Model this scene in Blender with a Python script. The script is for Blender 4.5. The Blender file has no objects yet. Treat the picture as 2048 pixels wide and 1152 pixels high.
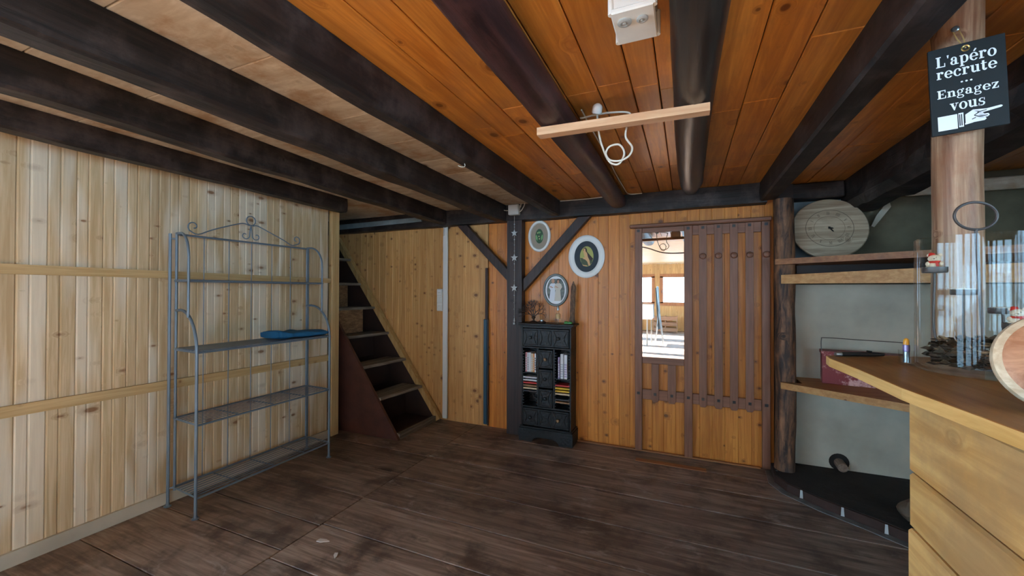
import bpy, math, random
from mathutils import Vector, Matrix, noise as mnoise
PI = math.pi
sc = bpy.context.scene
random.seed(7)

# ------------------------------------------------------------------ camera, light, exposure
H = 1.45
cam_d = bpy.data.cameras.new('camera')
cam = bpy.data.objects.new('camera', cam_d)
sc.collection.objects.link(cam)
R = Matrix(((9.17904834e-01, 9.84384061e-04, 3.96799378e-01),
            (3.96792788e-01, -8.55156871e-03, -9.17868375e-01),
            (2.48972215e-03, 9.99962950e-01, -8.24012276e-03)))
M = R.to_4x4(); M.translation = (0, 0, H)
cam.matrix_world = M
cam_d.sensor_width = 36
cam_d.lens = 36 * 805 / 2048
cam_d.clip_start = 0.02
sc.camera = cam
sc.view_settings.view_transform = 'Standard'
sc.view_settings.look = 'None'
sc.view_settings.exposure = 0.50
sc.view_settings.gamma = 1
sc.view_settings.use_curve_mapping = False
sc.cycles.use_denoising = True
sc.cycles.max_bounces = 10
sc.cycles.diffuse_bounces = 5
sc.cycles.transparent_max_bounces = 12
sc.cycles.sample_clamp_indirect = 4
sc.cycles.caustics_refractive = False
sc.cycles.caustics_reflective = False

w = bpy.data.worlds.new('world'); sc.world = w; w.use_nodes = True
bg = w.node_tree.nodes['Background']
bg.inputs[0].default_value = (0.44, 0.73, 1.0, 1); bg.inputs[1].default_value = 14.0

def area(name, loc, target, sx, sy, power, col):
    d = bpy.data.lights.new(name, 'AREA'); d.shape = 'RECTANGLE'; d.size = sx; d.size_y = sy
    d.energy = power; d.color = col
    o = bpy.data.objects.new(name, d); sc.collection.objects.link(o)
    o.location = loc
    o.rotation_euler = (Vector(target) - Vector(loc)).to_track_quat('-Z', 'Y').to_euler()
    return o
DAY = (0.80, 0.90, 1.0)
# sky light portals just outside the veranda glazing (they emit nothing, they only guide the sky light sampling)
for nm, loc, tgt, sx, sy in (('sky_portal_right', (3.42, -3.6, 1.40), (0, -3.6, 1.40), 2.1, 8.0), ('sky_portal_left', (-3.42, -3.6, 1.40), (0, -3.6, 1.40), 2.1, 8.0), ('sky_portal_end', (0, -8.42, 1.5), (0, 0, 1.5), 6.6, 1.3)):
    p_ = area(nm, loc, tgt, sx, sy, 1, DAY); p_.data.cycles.is_portal = True
sd = bpy.data.lights.new('sun', 'SUN'); sd.energy = 110.0; sd.angle = 0.01; sd.color = (1.0, 0.93, 0.82)
sun = bpy.data.objects.new('sun', sd); sc.collection.objects.link(sun)
sun.rotation_euler = Vector((1.0, 0.08, -0.55)).to_track_quat('-Z', 'Y').to_euler()

# ------------------------------------------------------------------ materials
def nt(name):
    m = bpy.data.materials.new(name); m.use_nodes = True
    n = m.node_tree.nodes; l = m.node_tree.links
    return m, n, l, n['Principled BSDF']
def flat(name, col, rough=0.6, metal=0.0, bump=0.0, bscale=60, var=0.0, vscale=8, spec=None, trans=0):
    m, n, l, p = nt(name)
    p.inputs['Base Color'].default_value = (*col, 1); p.inputs['Roughness'].default_value = rough
    p.inputs['Metallic'].default_value = metal
    if trans: p.inputs['Transmission Weight'].default_value = trans
    if spec is not None: p.inputs['Specular IOR Level'].default_value = spec
    tc = n.new('ShaderNodeTexCoord')
    if var:
        ns = n.new('ShaderNodeTexNoise'); ns.inputs['Scale'].default_value = vscale; ns.inputs['Detail'].default_value = 6
        l.new(tc.outputs['Object'], ns.inputs['Vector'])
        rp = n.new('ShaderNodeMapRange'); rp.inputs[1].default_value = .3; rp.inputs[2].default_value = .7
        rp.inputs[3].default_value = 1 - var; rp.inputs[4].default_value = 1 + var
        l.new(ns.outputs[0], rp.inputs[0])
        mx = n.new('ShaderNodeVectorMath'); mx.operation = 'SCALE'; mx.inputs[0].default_value = col
        l.new(rp.outputs[0], mx.inputs['Scale']); l.new(mx.outputs[0], p.inputs['Base Color'])
    if bump:
        ns = n.new('ShaderNodeTexNoise'); ns.inputs['Scale'].default_value = bscale; ns.inputs['Detail'].default_value = 4
        l.new(tc.outputs['Object'], ns.inputs['Vector'])
        b = n.new('ShaderNodeBump'); b.inputs['Strength'].default_value = bump; b.inputs['Distance'].default_value = .01
        l.new(ns.outputs[0], b.inputs['Height']); l.new(b.outputs[0], p.inputs['Normal'])
    return m

def wood(name, dark, light, axis='Z', rough=0.5, knot=0.0, knotcol=(0.10, 0.04, 0.015), var=0.15, sa=1.3, sx=22,
         bump=0.15, stain=None, stain_amt=0.0, stain_scale=2.0, kx=8.5, ka=11, spec=0.4, patch=None, patch_amt=0.0,
         lo=0.32, hi=0.68, scratch=0.0):
    """plank wood: grain stretched along axis, per-board tone from the face attribute rnd, knots, large stains"""
    m, n, l, p = nt(name)
    tc = n.new('ShaderNodeTexCoord'); at = n.new('ShaderNodeAttribute'); at.attribute_name = 'rnd'
    off = n.new('ShaderNodeVectorMath'); off.operation = 'SCALE'; off.inputs[0].default_value = (37.1, 21.7, 29.3)
    l.new(at.outputs['Fac'], off.inputs['Scale'])
    ad = n.new('ShaderNodeVectorMath'); ad.operation = 'ADD'
    l.new(tc.outputs['Object'], ad.inputs[0]); l.new(off.outputs[0], ad.inputs[1])
    def mapped(a, x, gk=1.0):
        a *= gk; x *= gk
        mp = n.new('ShaderNodeMapping'); mp.inputs['Scale'].default_value = tuple(a if c == axis else x for c in 'XYZ')
        l.new(ad.outputs[0], mp.inputs['Vector']); return mp.outputs[0]
    # knots
    def mrange(src, a, b, c, d, smooth=True):
        r = n.new('ShaderNodeMapRange'); r.interpolation_type = 'SMOOTHSTEP' if smooth else 'LINEAR'
        r.inputs[1].default_value = a; r.inputs[2].default_value = b; r.inputs[3].default_value = c; r.inputs[4].default_value = d
        l.new(src, r.inputs[0]); return r.outputs[0]
    def mth(op, a, b):
        q = n.new('ShaderNodeMath'); q.operation = op
        for i, v in enumerate((a, b)):
            if isinstance(v, (int, float)): q.inputs[i].default_value = v
            else: l.new(v, q.inputs[i])
        return q.outputs[0]
    def mix(fac, a, b, mode='MIX'):
        q = n.new('ShaderNodeMix'); q.data_type = 'RGBA'; q.blend_type = mode
        if isinstance(fac, (int, float)): q.inputs[0].default_value = fac
        else: l.new(fac, q.inputs[0])
        for i, v in ((6, a), (7, b)):
            if isinstance(v, tuple): q.inputs[i].default_value = (*v, 1) if len(v) == 3 else v
            else: l.new(v, q.inputs[i])
        return q.outputs[2]
    gv = mapped(sa * 1.5, sx * 2.0)
    if knot:
        vo = n.new('ShaderNodeTexVoronoi'); vo.inputs['Scale'].default_value = 1
        l.new(mapped(ka, kx), vo.inputs['Vector'])
        sel = n.new('ShaderNodeSeparateColor'); l.new(vo.outputs['Color'], sel.inputs[0])
        pick = mrange(sel.outputs[0], 1 - knot, 1 - knot + .02, 0, 1)
        kd = mth('MULTIPLY', vo.outputs['Distance'], mrange(sel.outputs[1], 0, 1, .65, 2.2, False))
        core = mth('MULTIPLY', mrange(kd, 0.10, 0.18, 1, 0), pick)
        halo = mth('MULTIPLY', mrange(kd, 0.10, 0.40, 1, 0), pick)
        disp = n.new('ShaderNodeVectorMath'); disp.operation = 'ADD'
        c3 = n.new('ShaderNodeCombineXYZ')
        for i in range(3): l.new(mth('MULTIPLY', halo, 1.6), c3.inputs[i])
        l.new(gv, disp.inputs[0]); l.new(c3.outputs[0], disp.inputs[1]); gv = disp.outputs[0]
    g = n.new('ShaderNodeTexNoise'); g.inputs['Scale'].default_value = 1; g.inputs['Detail'].default_value = 7
    g.inputs['Roughness'].default_value = .62; g.inputs['Distortion'].default_value = .7
    l.new(gv, g.inputs['Vector'])
    col = mix(mrange(g.outputs[0], lo, hi, 0, 1), dark, light)
    # fine streaks
    g2 = n.new('ShaderNodeTexNoise'); g2.inputs['Scale'].default_value = 1; g2.inputs['Detail'].default_value = 3
    l.new(mapped(sa * 2, sx * 6), g2.inputs['Vector'])
    col = mix(mrange(g2.outputs[0], .35, .65, 0.0, 0.35), col, dark)
    # per-board tone
    tone = mrange(at.outputs['Fac'], 0, 1, 1 - var, 1 + var, False)
    sc_ = n.new('ShaderNodeVectorMath'); sc_.operation = 'SCALE'
    l.new(col, sc_.inputs[0]); l.new(tone, sc_.inputs['Scale']); col = sc_.outputs[0]
    if patch:
        wn = n.new('ShaderNodeTexNoise'); wn.inputs['Scale'].default_value = 1; wn.inputs['Detail'].default_value = 2
        l.new(mapped(.9, 5), wn.inputs['Vector'])
        col = mix(mth('MULTIPLY', mrange(wn.outputs[0], .48, .60, 0, 1), patch_amt), col, patch)
    if stain:
        s1 = n.new('ShaderNodeTexNoise'); s1.inputs['Scale'].default_value = stain_scale; s1.inputs['Detail'].default_value = 8
        s1.inputs['Roughness'].default_value = .65
        l.new(tc.outputs['Object'], s1.inputs['Vector'])
        col = mix(mth('MULTIPLY', mrange(s1.outputs[0], .45, .68, 0, 1), stain_amt), col, stain)
    if scratch:
        s2 = n.new('ShaderNodeTexNoise'); s2.inputs['Scale'].default_value = 1; s2.inputs['Detail'].default_value = 8
        s2.inputs['Roughness'].default_value = .7; s2.inputs['Distortion'].default_value = 1
        l.new(mapped(2.2, 6), s2.inputs['Vector'])
        col = mix(mth('MULTIPLY', mrange(s2.outputs[0], .56, .70, 0, 1), scratch), col, (0.33, 0.29, 0.26))
    if knot:
        col = mix(mth('MULTIPLY', halo, .35), col, knotcol)
        col = mix(mth('MULTIPLY', core, .85), col, knotcol)
    l.new(col, p.inputs['Base Color'])
    p.inputs['Roughness'].default_value = rough
    p.inputs['Specular IOR Level'].default_value = spec
    b = n.new('ShaderNodeBump'); b.inputs['Strength'].default_value = bump; b.inputs['Distance'].default_value = .004
    l.new(g.outputs[0], b.inputs['Height']); l.new(b.outputs[0], p.inputs['Normal'])
    return m

MT = {}
MT['pine_left'] = wood('pale_pine', (0.45, 0.315, 0.165), (0.65, 0.50, 0.315), 'Z', .5, .50, (0.20, 0.09, 0.035), .12, kx=7, ka=15,
                       patch=(0.74, 0.68, 0.56), patch_amt=.55)
MT['pine_post'] = wood('pale_pine_post', (0.50, 0.32, 0.13), (0.64, 0.45, 0.22), 'Z', .5, .2, (0.25, 0.12, 0.045), .08)
MT['pine_rail'] = wood('pine_batten', (0.44, 0.29, 0.12), (0.60, 0.42, 0.21), 'Y', .5, .15, (0.25, 0.12, 0.045), .05)
MT['pine_stair'] = wood('honey_pine', (0.45, 0.22, 0.07), (0.62, 0.36, 0.14), 'Z', .45, .80, (0.14, 0.05, 0.018), .13)
MT['pine_back'] = wood('orange_pine', (0.42, 0.130, 0.020), (0.64, 0.245, 0.045), 'Z', .38, .80, (0.10, 0.03, 0.010), .14)
MT['ceil_orange'] = wood('varnished_ceiling_board', (0.52, 0.185, 0.030), (0.80, 0.34, 0.065), 'Y', .33, .45, (0.16, 0.045, 0.010), .22,
                         stain=(0.34, 0.16, 0.06), stain_amt=.45, stain_scale=1.6, sx=14, kx=9, ka=7)
MT['ceil_grey'] = wood('weathered_ceiling_board', (0.46, 0.39, 0.29), (0.70, 0.65, 0.54), 'X', .75, .3, (0.1, 0.05, 0.02), .16, sa=4, lo=.25, hi=.75,
                       stain=(0.36, 0.20, 0.09), stain_amt=.75, stain_scale=4, sx=8)
MT['floor'] = wood('worn_floor_plank', (0.120, 0.080, 0.060), (0.32, 0.240, 0.190), 'X', .50, .12, (0.02, 0.01, 0.006), .22,
                   stain=(0.05, 0.032, 0.026), stain_amt=.85, stain_scale=3.4, sx=13, kx=6, ka=3.4, scratch=.75, bump=.3)
for ax in 'XYZ':
    MT['beam' + ax] = wood('tarred_beam_' + ax, (0.006, 0.005, 0.005), (0.026, 0.017, 0.014), ax, .55, .1, (0.01, 0.006, 0.004), .1,
                           sx=16, bump=.9, stain=(0.085, 0.062, 0.055), stain_amt=.55, stain_scale=6, spec=.35)
MT['beam_red'] = wood('reddish_black_beam', (0.012, 0.006, 0.007), (0.055, 0.022, 0.022), 'Y', .42, .15, (0.01, 0.005, 0.004), .1,
                      sx=14, bump=.9, stain=(0.10, 0.045, 0.045), stain_amt=.5, stain_scale=5)
MT['beam_log'] = wood('smoked_black_log', (0.009, 0.008, 0.008), (0.036, 0.031, 0.027), 'Y', .34, .1, (0.005, 0.004, 0.004), .1,
                      sx=16, bump=.4, spec=.6)
MT['post_dark'] = wood('dark_brown_post', (0.014, 0.008, 0.007), (0.052, 0.027, 0.023), 'Z', .5, .12, (0.01, 0.006, 0.004), .1, sx=16, bump=.4)
MT['bark'] = wood('bark_log', (0.022, 0.012, 0.009), (0.30, 0.135, 0.062), 'Z', .65, .1, (0.02, 0.01, 0.006), .1, sx=13, bump=.9,
                  stain=(0.03, 0.02, 0.018), stain_amt=.8, stain_scale=4, sa=3)
MT['post_log'] = wood('peeled_log', (0.17, 0.075, 0.038), (0.52, 0.33, 0.20), 'Z', .5, .4, (0.16, 0.06, 0.03), .1, sx=17, bump=.5, kx=9,
                      stain=(0.27, 0.10, 0.045), stain_amt=.6, stain_scale=4)
MT['rack_brown'] = wood('mahogany_stained_slat', (0.150, 0.057, 0.030), (0.235, 0.100, 0.056), 'Z', .45, 0, var=.06, sx=18, bump=.08)
MT['rack_brown_x'] = wood('mahogany_stained_rail', (0.150, 0.057, 0.030), (0.235, 0.100, 0.056), 'X', .45, 0, var=.06, sx=18, bump=.08)
MT['counter_side'] = wood('counter_plank', (0.42, 0.22, 0.065), (0.64, 0.40, 0.15), 'Y', .5, .40, (0.06, 0.03, 0.015), .10,
                          sx=13, kx=13, ka=8, stain=(0.28, 0.17, 0.085), stain_amt=.6, stain_scale=3.2, bump=.3)
MT['counter_top'] = wood('counter_top_board', (0.25, 0.135, 0.048), (0.39, 0.235, 0.09), 'Y', .42, .05, (0.08, 0.03, 0.01), .08, sx=12)
MT['counter_edge'] = wood('counter_edge_board', (0.50, 0.28, 0.08), (0.68, 0.43, 0.16), 'Y', .5, .08, (0.2, 0.09, 0.03), .08, sx=16)
MT['shelf_orange'] = wood('shelf_board', (0.40, 0.17, 0.045), (0.58, 0.30, 0.095), 'X', .5, .14, (0.15, 0.05, 0.015), .1, sx=16)
MT['shelf_brown'] = wood('brown_shelf_board', (0.20, 0.075, 0.028), (0.34, 0.14, 0.05), 'X', .5, .1, (0.1, 0.03, 0.01), .1, sx=16)
MT['hang_board'] = wood('new_softwood_strip', (0.58, 0.30, 0.15), (0.72, 0.44, 0.25), 'X', .55, .1, (0.3, 0.14, 0.06), .05, sx=20)
MT['clock_wood'] = wood('bleached_wood_disc', (0.27, 0.195, 0.125), (0.52, 0.41, 0.28), 'X', .65, .3, (0.16, 0.09, 0.045), .05, sx=14)
MT['slice'] = wood('wood_slice_face', (0.30, 0.12, 0.055), (0.52, 0.27, 0.15), 'X', .5, .05, (0.2, 0.08, 0.03), .05, sx=20, sa=4)
MT['slice_edge'] = wood('wood_slice_rim', (0.50, 0.36, 0.22), (0.72, 0.60, 0.42), 'X', .6, .05, var=.05, sx=20, sa=5)
MT['stair_red'] = flat('dark_red_stair_paint', (0.062, 0.021, 0.014), .5, var=.25, bump=.15)
MT['stair_dark'] = flat('dark_stair_wood', (0.028, 0.012, 0.008), .6, var=.3)
MT['tread_worn'] = wood('worn_grey_tread', (0.09, 0.07, 0.05), (0.24, 0.21, 0.17), 'Y', .7, 0, sx=14, var=.1)
MT['osb'] = wood('chipboard_riser', (0.13, 0.065, 0.028), (0.30, 0.17, 0.08), 'Y', .7, .6, (0.10, 0.05, 0.02), .1, sa=9, sx=22, kx=20, ka=14)
MT['rail_pine'] = wood('pine_string_board', (0.42, 0.24, 0.08), (0.60, 0.40, 0.17), 'Z', .5, 0, sx=16)
MT['plaster'] = flat('grey_green_plaster', (0.120, 0.102, 0.062), .85, var=.45, vscale=3, bump=.6, bscale=9)
MT['white_panel'] = flat('off_white_panel', (0.43, 0.385, 0.30), .7, var=.28, vscale=2.2, bump=.05)
MT['pale_blue'] = flat('pale_blue_tone', (0.16, 0.21, 0.23), .6, var=.2)
MT['soot'] = flat('soot_black_hearth', (0.014, 0.010, 0.008), .9, var=.4, bump=.5, bscale=20)
MT['hearth_side'] = flat('dull_red_hearth_edge', (0.040, 0.018, 0.013), .85, var=.3)
MT['lead'] = flat('grey_metal_strip', (0.13, 0.13, 0.125), .55, var=.35, vscale=14)
MT['tab'] = flat('pale_metal_tab', (0.42, 0.43, 0.42), .5)
MT['metal_grey'] = flat('grey_blue_painted_iron', (0.135, 0.185, 0.235), .45, metal=.2, var=.15)
MT['cloth_blue'] = flat('petrol_blue_cloth', (0.004, 0.085, 0.19), .85, bump=.3, bscale=220, var=.2)
MT['white_plastic'] = flat('white_plastic', (0.62, 0.63, 0.60), .4)
MT['old_white'] = flat('aged_white_plastic', (0.76, 0.76, 0.70), .42, var=.08)
MT['old_grey'] = flat('grey_rubber_gland', (0.38, 0.38, 0.35), .5)
MT['cord'] = flat('off_white_cord', (0.62, 0.56, 0.46), .5)
MT['black'] = flat('black_paint', (0.012, 0.012, 0.012), .4)
MT['cab_black'] = flat('distressed_black_paint', (0.009, 0.009, 0.0095), .42, bump=.5, bscale=45, var=.5, vscale=25, spec=.3)
MT['cab_knob'] = flat('worn_wooden_knob', (0.22, 0.12, 0.05), .5)
MT['nut'] = flat('black_iron_nut', (0.008, 0.008, 0.008), .35)
MT['star'] = flat('pale_grey_star', (0.42, 0.44, 0.44), .5)
MT['frame_white'] = flat('white_frame_paint', (0.74, 0.74, 0.70), .45)
MT['taupe'] = flat('taupe_mat', (0.30, 0.25, 0.19), .8)
MT['frame_grey'] = flat('grey_frame_paint', (0.14, 0.155, 0.145), .45)
MT['navy'] = flat('dark_slate_mat', (0.020, 0.032, 0.042), .7)
MT['green_dark'] = flat('dark_green_print', (0.010, 0.060, 0.014), .5)
MT['green_light'] = flat('light_green_print', (0.16, 0.36, 0.12), .5)
MT['yellow_spot'] = flat('pale_yellow_print', (0.70, 0.62, 0.25), .5)
MT['olive'] = flat('olive_print', (0.36, 0.37, 0.10), .6)
MT['olive_dark'] = flat('dark_olive_print', (0.055, 0.075, 0.035), .6)
MT['peach'] = flat('peach_print', (0.66, 0.38, 0.17), .6)
MT['skin'] = flat('skin_print', (0.50, 0.27, 0.17), .6)
MT['hair'] = flat('brown_print', (0.035, 0.016, 0.010), .6)
MT['dress'] = flat('white_dress_print', (0.66, 0.68, 0.72), .6)
MT['dress2'] = flat('cream_dress_print', (0.55, 0.50, 0.42), .6)
MT['foto_bg'] = flat('dark_foliage_print', (0.10, 0.115, 0.10), .5, var=.8, vscale=45)
MT['foto_white'] = flat('white_mount', (0.70, 0.72, 0.74), .5)
MT['coral'] = flat('dark_bronze_branches', (0.030, 0.017, 0.012), .5)
MT['cork'] = flat('tan_label', (0.55, 0.36, 0.17), .7)
MT['driftwood'] = wood('driftwood', (0.06, 0.03, 0.018), (0.22, 0.13, 0.075), 'Z', .7, .2, (0.02, 0.01, 0.01), .05, sx=40, sa=12, bump=.9)
MT['lime'] = flat('green_plastic', (0.05, 0.22, 0.03), .4)
MT['sign_black'] = flat('blackboard_sign', (0.010, 0.014, 0.016), .5, var=.1, spec=.25)
MT['sign_white'] = flat('white_lettering', (0.72, 0.75, 0.77), .5)
MT['string'] = flat('twine', (0.45, 0.28, 0.10), .8)
MT['brass'] = flat('brass_eyelet', (0.45, 0.30, 0.10), .35, metal=.8)
MT['steel'] = flat('steel', (0.35, 0.37, 0.38), .3, metal=.9)
MT['wire'] = flat('dark_wire', (0.05, 0.035, 0.03), .4, metal=.6)
MT['stand'] = flat('dark_grey_metal_stand', (0.085, 0.075, 0.072), .4, metal=.4)
MT['bear'] = flat('cream_figurine', (0.66, 0.53, 0.38), .5, var=.1)
MT['bear_red'] = flat('red_scarf', (0.50, 0.022, 0.012), .5)
MT['wax'] = flat('candle_wax', (0.70, 0.66, 0.58), .4)
MT['leaf'] = flat('dried_leaves', (0.050, 0.028, 0.014), .8, var=.6, vscale=60)
MT['leaf2'] = flat('dried_petals', (0.30, 0.19, 0.10), .8, var=.4, vscale=60)
MT['orange_cap'] = flat('orange_cap', (0.75, 0.33, 0.03), .4)
MT['purple'] = flat('lilac_metal_band', (0.25, 0.19, 0.34), .3, metal=.5)
MT['blue_pole'] = flat('blue_plastic_pipe', (0.012, 0.060, 0.10), .4)
MT['white_cloth'] = flat('white_tablecloth', (0.8, 0.8, 0.8), .8)
MT['chair_dark'] = flat('dark_blue_textilene', (0.05, 0.09, 0.12), .6)
MT['ash_log'] = wood('sawn_log', (0.16, 0.10, 0.07), (0.36, 0.25, 0.18), 'Y', .7, 0, sx=30)
MT['stone'] = flat('brown_stone', (0.10, 0.065, 0.04), .8, var=.4, bump=.4, bscale=12)
MT['paper'] = flat('paper_scrap', (0.50, 0.46, 0.42), .7)
MT['ver_ceil'] = wood('veranda_pine', (0.50, 0.26, 0.09), (0.68, 0.42, 0.18), 'X', .45, .2, (0.2, 0.08, 0.03), .12)
MT['ver_wall'] = wood('veranda_wall_pine', (0.50, 0.26, 0.09), (0.68, 0.42, 0.18), 'Z', .45, .2, (0.2, 0.08, 0.03), .12)
MT['win_frame'] = wood('window_frame_wood', (0.32, 0.12, 0.05), (0.45, 0.20, 0.09), 'Z', .45, 0)
MT['crate'] = wood('crate_wood', (0.26, 0.13, 0.07), (0.42, 0.24, 0.14), 'X', .6, .1)

def mirror_mat():
    m, n, l, p = nt('silvered_mirror')
    p.inputs['Base Color'].default_value = (0.92, 0.94, 0.95, 1); p.inputs['Metallic'].default_value = 1; p.inputs['Roughness'].default_value = 0.0
    return m
MT['mirror'] = mirror_mat()
def pane_mat():
    m = bpy.data.materials.new('window_pane'); m.use_nodes = True; n = m.node_tree.nodes; l = m.node_tree.links
    n.clear(); o = n.new('ShaderNodeOutputMaterial'); t = n.new('ShaderNodeBsdfTransparent'); g = n.new('ShaderNodeBsdfGlossy')
    g.inputs['Roughness'].default_value = 0.02; mx = n.new('ShaderNodeMixShader'); mx.inputs[0].default_value = .06
    l.new(t.outputs[0], mx.inputs[1]); l.new(g.outputs[0], mx.inputs[2]); l.new(mx.outputs[0], o.inputs[0]); return m
MT['pane'] = pane_mat()
def glass_mat(name, col, ior=1.5):
    m, n, l, p = nt(name)
    p.inputs['Base Color'].default_value = (*col, 1); p.inputs['Roughness'].default_value = 0.0
    p.inputs['Transmission Weight'].default_value = 1; p.inputs['IOR'].default_value = ior
    return m
def thin_glass():
    m = bpy.data.materials.new('clear_thin_glass'); m.use_nodes = True; n = m.node_tree.nodes; l = m.node_tree.links
    n.clear(); o = n.new('ShaderNodeOutputMaterial'); t = n.new('ShaderNodeBsdfTransparent'); g = n.new('ShaderNodeBsdfGlossy')
    t.inputs[0].default_value = (.975, .99, .985, 1); g.inputs['Roughness'].default_value = 0.03
    lw = n.new('ShaderNodeLayerWeight'); lw.inputs[0].default_value = .5; pw = n.new('ShaderNodeMath'); pw.operation = 'POWER'; pw.inputs[1].default_value = 5; l.new(lw.outputs['Facing'], pw.inputs[0])
    fr = n.new('ShaderNodeMath'); fr.operation = 'MULTIPLY_ADD'; fr.inputs[1].default_value = .6; fr.inputs[2].default_value = .018; l.new(pw.outputs[0], fr.inputs[0]); mx = n.new('ShaderNodeMixShader')
    l.new(fr.outputs[0], mx.inputs[0]); l.new(t.outputs[0], mx.inputs[1]); l.new(g.outputs[0], mx.inputs[2]); l.new(mx.outputs[0], o.inputs[0]); return m
MT['glass'] = thin_glass()
def tin_mat():
    m, n, l, p = nt('worn_red_tin')
    tc = n.new('ShaderNodeTexCoord')
    ns = n.new('ShaderNodeTexNoise'); ns.inputs['Scale'].default_value = 30; ns.inputs['Detail'].default_value = 8; ns.inputs['Roughness'].default_value = .7
    l.new(tc.outputs['Object'], ns.inputs['Vector'])
    n2 = n.new('ShaderNodeTexNoise'); n2.inputs['Scale'].default_value = 5
    l.new(tc.outputs['Object'], n2.inputs['Vector'])
    ad = n.new('ShaderNodeMath'); ad.operation = 'ADD'; l.new(ns.outputs[0], ad.inputs[0]); l.new(n2.outputs[0], ad.inputs[1])
    r = n.new('ShaderNodeValToRGB'); e = r.color_ramp.elements
    e[0].position = .53; e[0].color = (0.20, 0.016, 0.020, 1); e[1].position = .60; e[1].color = (0.62, 0.33, 0.30, 1)
    mr = n.new('ShaderNodeMath'); mr.operation = 'MULTIPLY'; mr.inputs[1].default_value = .52; l.new(ad.outputs[0], mr.inputs[0])
    l.new(mr.outputs[0], r.inputs[0]); l.new(r.outputs[0], p.inputs['Base Color']); p.inputs['Roughness'].default_value = .5
    return m
MT['tin'] = tin_mat()

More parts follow.
